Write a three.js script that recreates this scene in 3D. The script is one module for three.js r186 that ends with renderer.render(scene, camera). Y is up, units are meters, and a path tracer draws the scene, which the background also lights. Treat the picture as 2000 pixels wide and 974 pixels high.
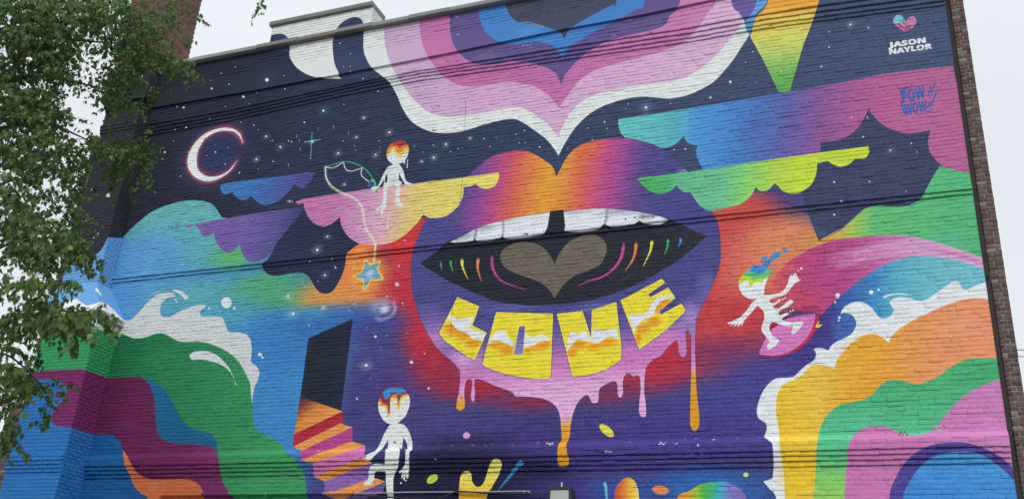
import * as THREE from 'three';
import { mergeGeometries } from 'three/addons/utils/BufferGeometryUtils.js';

// ------------------------------------------------------------------ camera, sky, sun, exposure
const scene = new THREE.Scene();
const FPX = 1933.98, CX = 1000, CY = 487, EYE = 1.6, DIST = 14.5125;         // lens of the photograph in its pixels, eye height, distance to the wall
const U3 = [0.93290555, 0.09400956, 0.34763406], V3 = [0.05845803, 0.91298924, -0.40377384], N3 = [-0.35534475, 0.39700486, 0.84623711];
const camera = new THREE.PerspectiveCamera(2 * Math.atan(487 / FPX) * 180 / Math.PI, 1024 / 498, 0.1, 3000);
camera.position.set(0, EYE, DIST);
camera.quaternion.setFromRotationMatrix(new THREE.Matrix4().makeBasis(
  new THREE.Vector3(U3[0], V3[0], N3[0]), new THREE.Vector3(U3[1], V3[1], N3[1]), new THREE.Vector3(U3[2], V3[2], N3[2])));
scene.add(camera);

let seed = 12345;
const rnd = () => { seed = (seed + 0x6d2b79f5) | 0; let t = Math.imul(seed ^ (seed >>> 15), 1 | seed); t = (t + Math.imul(t ^ (t >>> 7), 61 | t)) ^ t; return ((t ^ (t >>> 14)) >>> 0) / 4294967296; };
const rr = (a, b) => a + (b - a) * rnd();
const gauss = () => (rnd() + rnd() + rnd() + rnd() - 2) * 1.0;
const clamp = (x, a, b) => Math.min(b, Math.max(a, x));
const smooth = (a, b, x) => { const t = clamp((x - a) / (b - a), 0, 1); return t * t * (3 - 2 * t); };

{ // overcast sky: one thin even cloud deck, a little whiter overhead
  const w = 256, h = 128, d = new Float32Array(w * h * 4);
  for (let j = 0; j < h; j++) for (let i = 0; i < w; i++) {
    const el = (j + 0.5) / h * Math.PI - Math.PI / 2, az = i / w * Math.PI * 2, o = (j * w + i) * 4;
    const cl = 1 + 0.025 * Math.sin(az * 3 + Math.sin(el * 9) * 1.3) * Math.cos(el * 7 + az * 2) + 0.02 * Math.sin(el * 17 + az * 5);
    const L = (0.70 + 0.06 * smooth(0, 1.4, el)) * cl;
    d[o] = L * 0.945; d[o + 1] = L * 0.987; d[o + 2] = L * 1.052; d[o + 3] = 1;
  }
  const t = new THREE.DataTexture(d, w, h, THREE.RGBAFormat, THREE.FloatType);
  t.mapping = THREE.EquirectangularReflectionMapping; t.magFilter = THREE.LinearFilter; t.minFilter = THREE.LinearFilter; t.wrapS = THREE.RepeatWrapping; t.needsUpdate = true;
  scene.background = t; scene.environment = t;
}
const sun = new THREE.DirectionalLight(new THREE.Color(1, 0.975, 0.94), 1.5);
sun.position.set(9, 34, 30); sun.target.position.set(-6, 6, 0); sun.castShadow = true; sun.shadow.radius = 38;
sun.shadow.mapSize.set(2048, 2048); Object.assign(sun.shadow.camera, { left: -30, right: 30, top: 30, bottom: -30, near: 1, far: 120 });
scene.add(sun, sun.target);
const renderer = new THREE.WebGLRenderer({ antialias: true });
renderer.toneMapping = THREE.LinearToneMapping; renderer.toneMappingExposure = 1.2;
renderer.outputColorSpace = THREE.SRGBColorSpace; renderer.shadowMap.enabled = true;

// ------------------------------------------------------------------ photo pixel -> point on a known plane of the building (metres; v is height above the eye)
const rayOf = (x, y) => { const a = x - CX, b = CY - y, c = -FPX; return [U3[0] * a + U3[1] * b + U3[2] * c, V3[0] * a + V3[1] * b + V3[2] * c, N3[0] * a + N3[1] * b + N3[2] * c]; };
const onFront = (x, y, n = 0) => { const r = rayOf(x, y), t = -(DIST - n) / r[2]; return [r[0] * t, r[1] * t]; };
const onSide = (x, y, u) => { const r = rayOf(x, y), t = u / r[0]; return [DIST + r[2] * t, r[1] * t]; };      // [n, v]
const atDist = (x, y, d) => { const r = rayOf(x, y), l = Math.hypot(...r); return new THREE.Vector3(r[0] / l * d, EYE + r[1] / l * d, DIST + r[2] / l * d); };
const toPx = (u, v, n) => { const z = n - DIST, q = [0, 1, 2].map((i) => U3[i] * u + V3[i] * v + N3[i] * z); return [CX - FPX * q[0] / q[2], CY + FPX * q[1] / q[2]]; };

// ------------------------------------------------------------------ the old wall: courses of bricks that have settled a little
const PITCH = 0.068, V0 = -1.602, U_L = -14.76, U_R = 1.355, K_TOP = 201;
const lerpTable = (tab, x) => { if (x <= tab[0][0]) return tab[0][1]; for (let i = 1; i < tab.length; i++) if (x <= tab[i][0]) { const [a, p] = tab[i - 1], [b, q] = tab[i]; return p + (q - p) * (x - a) / (b - a); } return tab[tab.length - 1][1]; };
const SAG_C = [[-14.6, -.166], [-12.6, -.136], [-9.5, .034], [-8.2, .078], [-6.2, .004], [-5.2, -.016], [-2.8, -.086], [-1.5, -.07], [-.6, -.106], [1.2, -.2]];
const SAG_F = [[-14.3, -.085], [-12, -.105], [-9.6, -.075], [-7.4, -.035], [-5.2, .035], [-3.7, .04], [-2.5, .09], [1.4, .1]];
const sag = (u, v) => lerpTable([[5, 0], [7.1, -.03], [8.2, -.02 + .12 * lerpTable(SAG_C, u)], [10.8, lerpTable(SAG_C, u)], [11.25, lerpTable(SAG_F, u)], [12.07, 0]], v);
const kDepth = (k) => k < 69 ? 0 : k === 69 ? .028 : k === 70 ? .056 : k === 71 ? .084 : k <= 73 ? .112 : k < 127.5 ? 0 : k === 128 ? .028 : k === 129 ? .056 : k < 181 ? 0 : k === 181 ? .027 : k === 182 ? .054 : k === 183 ? .081 : k < 189 ? .108 : .15;
const depthAt = (u, v) => { if (v > 12.21 && u > -12 && u < -9.3) return .11; const h = v - sag(u, v) - 3.43; return h >= 0 && h < .095 && u < 1.25 ? .112 * (1 - h / .095) : kDepth(Math.floor((v - sag(u, v) - V0) / PITCH)); };
const W = (x, y) => { for (let d = .18; d > 0; d -= .01) { const p = onFront(x, y, d); if (depthAt(p[0], p[1]) >= d - .001) return p; } return onFront(x, y, 0); };   // first surface that the sight line meets

// ------------------------------------------------------------------ paint: colours as seen on the wall -> base colours
const s2l = (c) => c <= 0.04045 ? c / 12.92 : ((c + 0.055) / 1.055) ** 2.4, l2s = (c) => c <= 0.0031308 ? c * 12.92 : 1.055 * c ** (1 / 2.4) - 0.055;
const PAINT = 1.0, DULL = .01;
const rgbOf = (hex) => { const n = parseInt(hex.slice(1), 16); const q = [n >> 16, (n >> 8) & 255, n & 255].map((c) => s2l(c / 255) * PAINT), g = .25 * q[0] + .6 * q[1] + .15 * q[2]; return q.map((c) => Math.round(255 * clamp(l2s(Math.min(0.84, c + (g - c) * DULL)), 0, 1))); };
const C = (hex, a = 1) => { const c = rgbOf(hex); return `rgba(${c[0]},${c[1]},${c[2]},${a})`; };

let ctx, MAP = W, UNIT = 200;
const pts = (s) => s.trim().split(/\s+/).map((t) => { const corner = t.endsWith('!'); const [x, y] = t.replace('!', '').split(',').map(Number); return [x, y, corner]; });
function curve(s, closed = true) {                       // smooth curve through the points, sharp at those marked !
  const p = pts(s), n = p.length, out = [], g = (i) => closed ? p[(i + n) % n] : p[clamp(i, 0, n - 1)];
  for (let i = 0; i < (closed ? n : n - 1); i++) {
    const a = g(i), b = g(i + 1), z = a[2] ? a : g(i - 1), y = b[2] ? b : g(i + 2);
    for (let k = 0; k < 7; k++) {
      const t = k / 7, t2 = t * t, t3 = t2 * t, f = (j) => { const m0 = (b[j] - z[j]) * (a[2] ? 0.6 : 0.5), m1 = (y[j] - a[j]) * (b[2] ? 0.6 : 0.5); return (2 * t3 - 3 * t2 + 1) * a[j] + (t3 - 2 * t2 + t) * m0 + (-2 * t3 + 3 * t2) * b[j] + (t3 - t2) * m1; };
      out.push([f(0), f(1)]);
    }
  }
  if (!closed) out.push([p[n - 1][0], p[n - 1][1]]);
  return out;
}
const poly = (s) => pts(s).flatMap((a, i, p) => { const b = p[(i + 1) % p.length]; return [0, .25, .5, .75].map((t) => [a[0] + (b[0] - a[0]) * t, a[1] + (b[1] - a[1]) * t]); });
const trace = (path, close = true) => { ctx.beginPath(); path.forEach((q, i) => { const [x, y] = MAP(q[0], q[1]); i ? ctx.lineTo(x, y) : ctx.moveTo(x, y); }); if (close) ctx.closePath(); };
const fill = (path, style) => { trace(typeof path === 'string' ? curve(path) : path); ctx.fillStyle = style[0] === '#' ? C(style) : style; ctx.fill(); };
const lin = (x0, y0, x1, y1, stops) => { const a = MAP(x0, y0), b = MAP(x1, y1), g = ctx.createLinearGradient(a[0], a[1], b[0], b[1]); stops.forEach(([t, c, al]) => g.addColorStop(t, C(c, al ?? 1))); return g; };
const byX = (y, list) => { const a = list[0][0], b = list[list.length - 1][0]; return lin(a, y, b, y, list.map(([x, c]) => [(x - a) / (b - a), c])); };
const byY = (x, list) => { const a = list[0][0], b = list[list.length - 1][0]; return lin(x, a, x, b, list.map(([y, c, al]) => [(y - a) / (b - a), c, al])); };
const mpp = (x, y) => { const a = MAP(x - 4, y), b = MAP(x + 4, y); return Math.abs(b[0] - a[0]) / 8; };   // metres per photo pixel, along the wall
function spray(x, y, r, c, a = 1, ry = r, core = 0) {     // an airbrushed cloud of paint
  const m = MAP(x, y), k = mpp(x, y), k2 = Math.abs(MAP(x, y - 4)[1] - MAP(x, y + 4)[1]) / 8;
  ctx.save(); ctx.translate(m[0], m[1]); ctx.scale(k * r, k2 * ry);
  const g = ctx.createRadialGradient(0, 0, core, 0, 0, 1); g.addColorStop(0, C(c, a)); g.addColorStop(0.45, C(c, a * 0.62)); g.addColorStop(0.75, C(c, a * 0.2)); g.addColorStop(1, C(c, 0));
  ctx.fillStyle = g; ctx.beginPath(); ctx.arc(0, 0, 1, 0, 7); ctx.fill(); ctx.restore();
}
const disc = (x, y, r, c, ry = r, rot = 0) => { const q = []; for (let i = 0; i < 24; i++) { const t = i / 24 * Math.PI * 2, a = Math.cos(t) * r, b = Math.sin(t) * ry; q.push([x + a * Math.cos(rot) - b * Math.sin(rot), y + a * Math.sin(rot) + b * Math.cos(rot)]); } fill(q, c); };
const clip = (path, draw) => { ctx.save(); trace(typeof path === 'string' ? curve(path) : path); ctx.clip(); draw(); ctx.restore(); };
const line = (s, c, w, a = 1) => { const p = curve(s, false); trace(p, false); ctx.strokeStyle = C(c, a); ctx.lineWidth = w * mpp(p[0][0], p[0][1]); ctx.lineCap = 'round'; ctx.lineJoin = 'round'; ctx.stroke(); };
function taper(s, c, w0, w1) {                            // a brush stroke that thins out
  const p = curve(s, false), l = [], r = [];
  p.forEach((q, i) => { const a = p[Math.max(0, i - 1)], b = p[Math.min(p.length - 1, i + 1)], d = Math.hypot(b[0] - a[0], b[1] - a[1]) || 1, t = i / (p.length - 1), w = (w0 + (w1 - w0) * t) * Math.min(1, 0.45 + t * 6) / 2; const nx = -(b[1] - a[1]) / d * w, ny = (b[0] - a[0]) / d * w; l.push([q[0] + nx, q[1] + ny]); r.unshift([q[0] - nx, q[1] - ny]); });
  fill([...l, ...r], c);
}
const outline = (path, c, w, a = 1) => { trace(typeof path === 'string' ? curve(path) : path); ctx.strokeStyle = C(c, a); const q = typeof path === 'string' ? pts(path)[0] : path[0]; ctx.lineWidth = w * mpp(q[0], q[1]); ctx.lineJoin = 'round'; ctx.stroke(); };

function paintMural() {
  const NAVY = '#3d4562', WHITE = '#e2e7e6';
  fill(poly('100,-140 2100,-140 2100,1100 100,1100'), byX(400, [[230, '#2a2d39'], [420, '#2b303e'], [640, '#323a50'], [900, '#36405a'], [1150, '#3b4663'], [1500, '#46526f'], [1880, '#4d5b7c']]));
  // ---- airbrushed field behind everything below the night sky
  const FIELD = '225,478! 262,440 300,411 345,395 385,391 415,400 432,424! 520,440! 700,440! 830,425! 1000,420! 1390,412! 1480,372! 1560,374! 1600,470! 1650,440! 1840,322! 1900,335! 2060,560! 2060,1060! 60,1060!';
  clip(FIELD, () => {
    fill(poly('60,300 2100,300 2100,1060 60,1060'), '#4a4880');
    fill(poly('100,300 660,300 560,1060 100,1060'), byX(620, [[230, '#5794c8'], [330, '#5a9cc6'], [430, '#4d90c4'], [560, '#4488c4'], [640, '#46619e']]));
    spray(560, 760, 170, '#4389c6', 1, 260, .3); spray(600, 660, 150, '#3f7cbd', .9, 90, .2);
    spray(340, 425, 130, '#68b2b6', 1, 60, .5); spray(420, 470, 130, '#62aeb8', 1, 70, .2); spray(290, 500, 90, '#629fd0', 1, 80, .1); spray(400, 575, 150, '#5ca8b8', 1, 45, .3); spray(440, 615, 100, '#56a9ba', .9, 40);
    spray(462, 500, 80, '#62b868', .9, 36, .15); spray(528, 556, 110, '#58ac74', .9, 52, .15); spray(575, 584, 100, '#5caa70', .85, 34, .1); spray(610, 575, 60, '#9fb05c', .7, 34);
    spray(700, 560, 130, '#e58d4c', 1, 80, .3); spray(650, 580, 90, '#d99a54', .9, 40, .2); spray(700, 480, 70, '#ea8443', 1, 60, .3); spray(690, 520, 60, '#e88f4b', 1, 60, .3);
    spray(805, 545, 86, '#c63b4a', 1, 150, .35); spray(790, 460, 80, '#cf4046', 1, 70, .4); spray(838, 680, 72, '#b83346', 1, 90, .3); spray(815, 620, 62, '#c03747', .9, 100, .3);
    spray(660, 622, 150, '#3d74b8', 1, 40, .25); spray(600, 612, 80, '#4f9cc0', .6, 22); spray(730, 640, 90, '#44529a', .95, 50, .2); spray(730, 720, 80, '#4c4c84', 1, 120, .3); spray(720, 800, 90, '#464680', 1, 110, .3); spray(780, 760, 70, '#5e3f7c', .8, 90);
    spray(930, 752, 120, '#b03046', .95, 48, .2); spray(1040, 782, 120, '#a02f48', .75, 32, .1); spray(862, 722, 70, '#a8324a', .9, 60, .1); spray(1260, 722, 110, '#bb344a', 1, 62, .2); spray(1325, 690, 84, '#be3549', 1, 80, .25); spray(1190, 768, 90, '#96334e', .75, 36);
    spray(1420, 560, 130, '#cb4a4e', 1, 240, .4); spray(1440, 430, 120, '#cc5450', 1, 80, .4); spray(1500, 520, 140, '#dc7c66', 1, 110, .2); spray(1540, 470, 110, '#dc8a62', 1, 70, .35); spray(1620, 470, 70, '#d0a055', .9, 40, .2); spray(1445, 612, 120, '#c4464c', .95, 56, .2); spray(1560, 570, 80, '#e06a58', .8, 50);
    spray(1420, 690, 120, '#74386a', .8, 50, .1); spray(1500, 740, 150, '#4f4a92', 1, 70, .3); spray(1420, 800, 150, '#4a4d94', 1, 80, .3); spray(1580, 690, 90, '#4b4287', .95, 60, .2);
    spray(1050, 870, 260, '#453c7c', 1, 60, .2); spray(1300, 860, 260, '#4a4188', 1, 70, .4); spray(900, 880, 150, '#33305a', 1, 45, .2); spray(860, 940, 260, '#26253f', 1, 70, .5); spray(1040, 930, 110, '#2d2a52', 1, 50, .2);
    spray(1100, 960, 120, '#433c80', .9, 40, .2); spray(1210, 965, 90, '#3b56a0', .95, 50, .2); spray(1380, 950, 160, '#3567b0', 1, 50, .35); spray(1470, 975, 60, '#3a63ac', .9, 30);
    spray(640, 960, 70, '#4d468c', .7, 60);
  });
  // ---- big dripping heart at the top
  fill('565,110! 563,84! 562,75 550,67 536,68! 512,70! 500,-10! 760,-40! 757,157! 727,133 713,110 660,150! 667,154! 633,153.5 603,147 580,133 568,117', WHITE);
  fill('536,100! 534,67! 550,66 561,74 565,90 565,100!', '#3b4668');
  fill('667,154! 660,140 653,123 649,93 652,70 663,48 683,35 700,34 709,45 712,66 709,87 713,110 727,133 740,150!', '#3d4766');
  fill('712,40! 710,62 709.6,87 713.6,110 727,133.5 757,157 773.7,183.6 787,213.6 807,240 844,257.7 884,258.7 917,252 960,239 1000,232 1020,238.7 1043,253.7 1067,272 1082,290 1091,304! 1103.5,280 1123,250 1150,223.6 1187,203.6 1233,191 1267,189 1310,192 1350,183 1394,160 1430,120 1450,90 1464,68.4! 1458,47 1444,25 1429,0 1420,-40! 1420,-140! 712,-140!', WHITE);
  fill('748,20! 750,59 751,83 758.7,113.5 770,140 787,167 807,193.6 834,217 864,227 897,227 934,222 967,213.6 1000,209.6 1023,212 1050,227 1072,245 1085,262 1091,269! 1100,243.7 1120,213.6 1147,192 1180,180 1227,170 1277,163.6 1320,157 1360,140 1397,110 1420,83 1440,60 1452,40! 1444,25 1429,0 1420,-40! 1420,-140! 748,-140!', byX(150, [[750, '#cdaecd'], [1000, '#d6acd0'], [1440, '#dcb6d6']]));
  fill('817,10! 818.8,45 820.4,67 829,97 844,123.5 867,150 900,167 934,168.6 967,163.6 1000,160 1020,163.6 1043,168.6 1067,182 1083,198.6 1093,211! 1103.5,193.6 1123,167 1150,143.5 1184,130 1233,117 1300,98.5 1337,82 1367,50 1387,20 1397,0 1400,-140! 817,-140!', byX(100, [[820, '#c47aae'], [1080, '#c274ac'], [1390, '#cc88b8']]));
  fill('877,0! 878,28 879,60 887,90 907,113.5 934,125 967,126 1000,120 1033,122 1067,132 1087,145 1096,166! 1103.5,147 1123,123.5 1147,103.5 1187,80 1240,67 1294,52 1310,30 1329,0 1340,-140! 877,-140!', '#685a92');
  fill('931,-10! 933,17 937,37 947,60 967,78 1000,87 1033,83.4 1060,83.4 1083,92 1100,116! 1110,93.5 1130,82 1160,63 1200,43 1240,20 1260,0 1270,-140! 931,-140!', '#4a86cc');
  fill('984,-20! 986,5 991,20 1000,35 1015,45 1025,46 1050,49 1075,55 1095,65 1103,77! 1110,60 1130,45 1162,27 1195,10 1205,0 1230,-140! 984,-140!', '#4a4f62');
  line('1015,46 1030,44 1045,47 1062,53', '#8fb4dc', 2, .6); spray(1030, 62, 30, '#6ca3dc', .5, 12);
  // ---- rainbow wedge
  fill('1420,-140! 1429,0 1444,25 1457,46! 1466,30 1475,15 1478,-10 1480,-140!', '#7062a0');
  fill('1480,-140! 1478,-10 1475,15 1465,30 1455,44! 1458,58 1465,70! 1472,45 1480,25 1492,15 1500,-10 1505,-140!', '#6ba3dc');
  fill('1506,-140! 1502,-10 1491,20 1479,30 1473,45 1466,72! 1490,115! 1522,180! 1543,179! 1570,87! 1588,42! 1601,0! 1625,-140!', byY(1540, [[-40, '#ee9f3a'], [10, '#eeaa45'], [35, '#ead066'], [80, '#d4da72'], [105, '#b4d072'], [140, '#78b862'], [180, '#62b058']]));
  // ---- night pocket on the right, green field
  fill('1592,478! 1640,452! 1690,407! 1835,325! 1900,333! 1940,520! 1800,480! 1700,466! 1640,472!', byX(440, [[1596, '#dd9250'], [1640, '#cdb45c'], [1672, '#a8cc62'], [1715, '#66bf7c'], [1900, '#5cbb82']]));
  spray(1850, 470, 60, '#5cc09c', .5, 26);
  fill('1565,377! 1568.6,392 1577,405 1582,422 1593.6,440 1613,451 1633,451 1650,440 1670,420 1690,407 1714,402 1740,403.5 1767,402.5 1790,395 1802,385 1814,362 1825,342 1836,325! 1830,260! 1760,240! 1700,200! 1600,270!', '#434a68');
  // ---- magenta comet tail and blue sky of the right wave
  fill('1560,620! 1607,610! 1640,575 1700,528 1767,498 1834,497! 1930,520! 1960,640! 1960,760! 1560,760!', byX(600, [[1570, '#4b4288'], [1620, '#494c94'], [1660, '#3f68b2'], [1710, '#4690c8'], [1760, '#60b2ca'], [1830, '#70bccc'], [1940, '#7cc4d2']]));
  spray(1600, 640, 60, '#4c3f84', .9, 50, .2); spray(1690, 560, 40, '#4a72b4', .5, 26); spray(1630, 690, 50, '#4b4e98', .8, 30);
  const TAIL = '1505,560 1533,519 1567,495 1600,478.5 1640,467 1687,462 1733,459 1767,460 1810,467 1850,478.5 1884,490 1930,507! 1930,528! 1900,517 1867,507 1834,502 1800,500 1767,503.6 1733,515 1700,533.6 1667,557 1640,580 1620,599 1606,615! 1590,610 1560,606 1530,590';
  clip(TAIL, () => {
    fill(poly('1480,440 1960,440 1960,640 1480,640'), byX(530, [[1500, '#e0735a'], [1530, '#d05a66'], [1575, '#bd4c80'], [1660, '#b84f8c'], [1730, '#c673a8'], [1790, '#d8a4cc'], [1930, '#e2b6da']]));
    spray(1560, 590, 70, '#cc4f66', .7, 40);
    ctx.save(); ctx.filter = 'blur(4px)'; for (let i = 0; i < 34; i++) { const t = i / 34, y0 = 478 + t * 20; line(`${1640 + rr(-30, 60)},${y0 + 14 + t * 14} ${1740 + rr(-20, 20)},${y0 - 6 + t * 8} ${1840 + rr(-30, 30)},${y0 - 1 + t * 2} ${1930},${514 + t * 10}`, i % 3 ? '#e6c2e0' : '#b85896', rr(1.2, 4), rr(.25, .6)); } ctx.restore();
    
  });
  // ---- wave on the right: foam, then its bands
  fill('1960,540! 1925.7,550.8 1906,558 1891,565 1882.6,564 1877.7,557 1872.8,550 1864,549 1854,554.5 1837,567 1820,579 1807,586 1793,586.5 1778,582 1761,580 1746,583 1739,590 1741,596 1746,604 1743.5,613.6 1734,620 1721,620.5 1711,611 1701.6,599 1689,591 1674.5,589 1660,592.7 1647,602.5 1642,615! 1647.4,611 1657,611.6 1667,617 1672.8,628.4 1672,638 1664.6,650.5 1650,660 1637,665.6 1625,674 1619,684! 1610,681 1600,679 1588.5,681.6! 1594,688 1594,696.4 1588,705 1576,712.4 1563.4,723.5 1551,734.6 1536,737 1519,738 1507,744 1494.5,758 1485,776 1479,799 1482,816 1495.7,826 1498,839 1492.4,853! 1506.7,863.6 1510,875 1511.8,907 1510,930 1506.7,935 1491,939.5! 1502.6,953 1517,974 1530,1060! 2060,1060! 2060,540!', '#e3e8ea');
  clip('1642,612! 1647.4,611 1657,611.6 1667,617 1672.8,628.4 1672,638 1664.6,650.5 1650,660 1630,668 1610,660! 1620,620!', () => { spray(1655, 640, 40, '#4a72b6', .75, 40, .4); });
  fill('1970,595! 1930.6,584.5 1911,582 1886,584 1857,592.7 1825,606 1793,621 1768,634.5 1751,648 1741,660 1736,670! 1724,658 1709,652 1697,652 1682,657 1664.6,670 1650,685 1637,700 1630,720! 1617.6,715 1605,712 1590.5,713 1581,717 1573,727 1558.5,738 1541,746 1526.5,755.5 1518,776 1516.7,806 1521.7,842 1525,879 1531.7,926 1534,974 1538,1060! 2060,1060! 2060,595!', byX(730, [[1520, '#e9c437'], [1600, '#e8c54c'], [1660, '#e6b03c'], [1730, '#e6a540'], [1790, '#e7a05a'], [1850, '#e89a6c'], [1960, '#e99a72']]));
  spray(1690, 690, 60, '#e7ab38', .7, 40); spray(1570, 920, 60, '#ebc930', .8, 60, .2); spray(1880, 640, 60, '#e9a284', .5, 30);
  fill('1980,708! 1952,700.7 1924,699 1890,702 1860,716 1834,734 1810,746 1790,750 1774,746.5 1754,741.5 1734,744 1717,756 1700,774 1680,782.5 1650,787.5 1630,797.5 1613,816 1603,836 1597,866 1595,903 1590,974 1586,1060! 2060,1060! 2060,720!', byY(1640, [[700, '#4fb077'], [770, '#50b27e'], [850, '#5cc294'], [900, '#62c48a'], [930, '#86ca70'], [980, '#9acd66']]));
  spray(1920, 730, 40, '#4aa574', .7, 20); spray(1700, 830, 60, '#64ccA0', .4, 30);
  fill('1990,728! 1955.6,740 1930.6,747.5 1900,762.5 1874,781 1854,802.5 1837,824 1820,841 1797,849 1774,848 1754,842.6 1734,834 1714,832 1690,836 1670,849 1658.5,869 1655,903 1650,974 1646,1060! 2060,1060!', byX(850, [[1650, '#c87ab2'], [1760, '#c87cb4'], [1960, '#cc86bc']]));
  fill('1737,985! 1739,965 1744,946 1764,909 1790,884 1820,869 1854,863.6 1887,864 1920.6,874 1950.6,889 1980,914 2060,1000! 2060,1060! 1737,1060!', '#564c9a');
  fill('1763,985! 1766,965 1774,946 1794,916 1820,894 1850,884 1884,881.6 1917,887.6 1947,906 1974,929 1990,950 2060,1060! 1763,1060!', byY(1880, [[880, '#58a4da'], [905, '#4b97d8'], [985, '#448cd4']]));
  // ---- long clouds on the right
  fill('1207.6,232.6! 1360,209.6! 1500,186! 1610,167! 1733,143.5! 1862,128.5! 1910,330! 1892,337 1849,327 1834,317 1819,300 1814,277 1819,253.7! 1794,258.7 1767,259.7 1734,248.7 1710,230 1697,212! 1683.6,240 1660,264 1633,274.4 1603,277! 1604,300! 1500,318! 1376,335! 1365,315 1360,297 1363,284! 1353.6,282.4 1342,277 1335.5,265.5! 1326.5,275.7 1313,285 1297,288.5 1260,285! 1220,268 1209,248.6', byX(240, [[1208, '#68c8c2'], [1300, '#62bcc0'], [1345, '#5fb4cc'], [1380, '#549cdc'], [1450, '#4f88cc'], [1520, '#5676b8'], [1565, '#6a66a8'], [1620, '#8c5f9e'], [1680, '#a8629a'], [1740, '#b86898'], [1880, '#ba6c9a']]));
  spray(1320, 240, 30, '#57aeb4', .5, 24); spray(1480, 245, 40, '#5b66b0', .45, 26); spray(1740, 195, 40, '#cf5f98', .4, 30);
  // ---- the lips
  const LIPS = '1087,343! 1080,326 1067,315 1047,302 1027,295 1000,295 964,304 934,325 900,355 865,390 834,425 814,468 804,502 802,532 805,568 814,602 826,635 842,664 860,687 883,706 897,723 898,740 896,764 891,789 892,798 899,802 906,798 908,789 907,764 909,749 913,741 919,741 922,748 920,764 919.5,778 923,785 927,781 927.6,764 926.7,745 932,740 946,744 969,754 989,761 1001,766.5 1007,773.7 1032,774.6 1058,778 1078,786.6 1090,801 1094,818 1096,841 1097,858 1090,870 1088.6,890 1091,907 1100,912 1110,909 1112,896 1108,884 1107,867 1113,853 1115,830 1119,810 1127,789.5 1139,775 1147.5,771.7 1152,778 1156,786 1163,787.5 1169,782 1170.5,764 1176,755 1193,746 1202,745 1206,754 1206,768 1211,776.6 1217,769 1217.4,746 1221,733 1228,729 1237,735 1245,733 1250,739 1251,764 1248,792 1249.6,810 1257,814 1262.5,810 1262,789 1259,764 1260,735 1264,715 1277,702 1291,694.6 1303,680 1320,665 1324.4,672 1326,689 1334,697.5 1341.6,689 1340.7,663 1340.7,647 1344.5,644 1346.5,653 1349.7,656 1350,697 1350,735 1349,764 1348,812 1349,833 1357.4,842 1365.5,833 1366.6,812 1362,769 1359.7,726 1358.5,680 1359,650 1360.5,625 1370,602 1384,575 1397,545 1407,512 1408,485 1405.5,452 1399,428 1387,411 1370,395 1352,348 1334,325 1317,307 1294,290 1260,277 1227,270 1194,269.7 1157,275 1127,287 1107,307 1097,325';
  clip(LIPS, () => {
    fill(poly('780,250 1440,250 1440,930 780,930'), '#50508c');
    fill(poly('780,250 1440,250 1440,450 780,450'), byX(370, [[850, '#50508e'], [905, '#5a508e'], [950, '#94509a'], [985, '#c05484'], [1015, '#d9685e'], [1050, '#e38a4a'], [1085, '#e6a63c'], [1118, '#e59448'], [1150, '#dd6c5c'], [1190, '#c5558a'], [1225, '#a2539a'], [1258, '#64508e'], [1300, '#50508c'], [1420, '#4e508c']]));
    spray(1010, 300, 50, '#c8566e', .4, 22); spray(1150, 290, 40, '#e2764a', .7, 26); spray(1045, 310, 36, '#e08a48', .6, 20);
    ctx.fillStyle = byY(1080, [[600, '#7468b2', 0], [650, '#8f78bc', .35], [700, '#cf80c0', .85], [735, '#d78fc8', 1], [770, '#e2b0da', 1], [930, '#e4b6de', 1]]); trace(poly('780,600 1440,600 1440,930 780,930')); ctx.fill();
    spray(850, 660, 70, '#c88cca', .85, 50, .1); spray(835, 620, 50, '#8a74bc', .6, 40); spray(905, 700, 50, '#dca6d8', .8, 30, .1); spray(1300, 660, 70, '#d888c8', .9, 40, .1); spray(1350, 620, 40, '#a98cca', .9, 50, .1); spray(1220, 700, 60, '#cf7cc0', .8, 30, .1); spray(1380, 570, 30, '#7f70b6', .7, 60);
    spray(1170, 600, 60, '#8ea6d8', .5, 12); spray(1000, 600, 90, '#7d86c8', .4, 12); spray(1340, 335, 26, '#b8aecb', .6, 12); spray(1390, 405, 20, '#8f88c0', .6, 10); line('1335,320 1341,330 1344,336', '#c6c2d4', 4, .6);
    const drip = (x0, x1, y0, y1) => { ctx.fillStyle = byY((x0 + x1) / 2, [[y0 - 14, '#e4a13a', 0], [y0 + 8, '#e4a434', 1], [y1, '#dd9c2c', 1]]); trace(poly(`${x0},${y0 - 14} ${x1},${y0 - 14} ${x1},${y1} ${x0},${y1}`)); ctx.fill(); };
    drip(886, 913, 780, 810); drip(1084, 1122, 828, 915); drip(1345, 1372, 728, 846);
    line('1347,660 1348,700 1349,740 1346,800 1347,835', '#8a8a4a', 2.4, .6);
  });
  outline(LIPS, '#3b3358', 1, .35);
  // mouth
  const MOUTH = '819.7,514! 837,503! 856.7,488.4! 876,472 906,459 933,445 972,433 1009,424 1046,418 1075,414 1097,412 1129,409.6 1166,407.6 1191,407.6 1228,411 1257,416 1282,422 1302,425.6 1316,432 1336,440 1358,451 1382,461! 1363,476 1338.6,498 1309,518 1277,537.6 1247.5,552.4 1218,566 1183,578 1141.6,588 1104.6,593 1080,594.8 1046,596.7 1009,594 972,589 938,577 903,561 874,547.5 847,531.5';
  fill(MOUTH, byX(500, [[820, '#2b2e38'], [1380, '#32343e']]));
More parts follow.
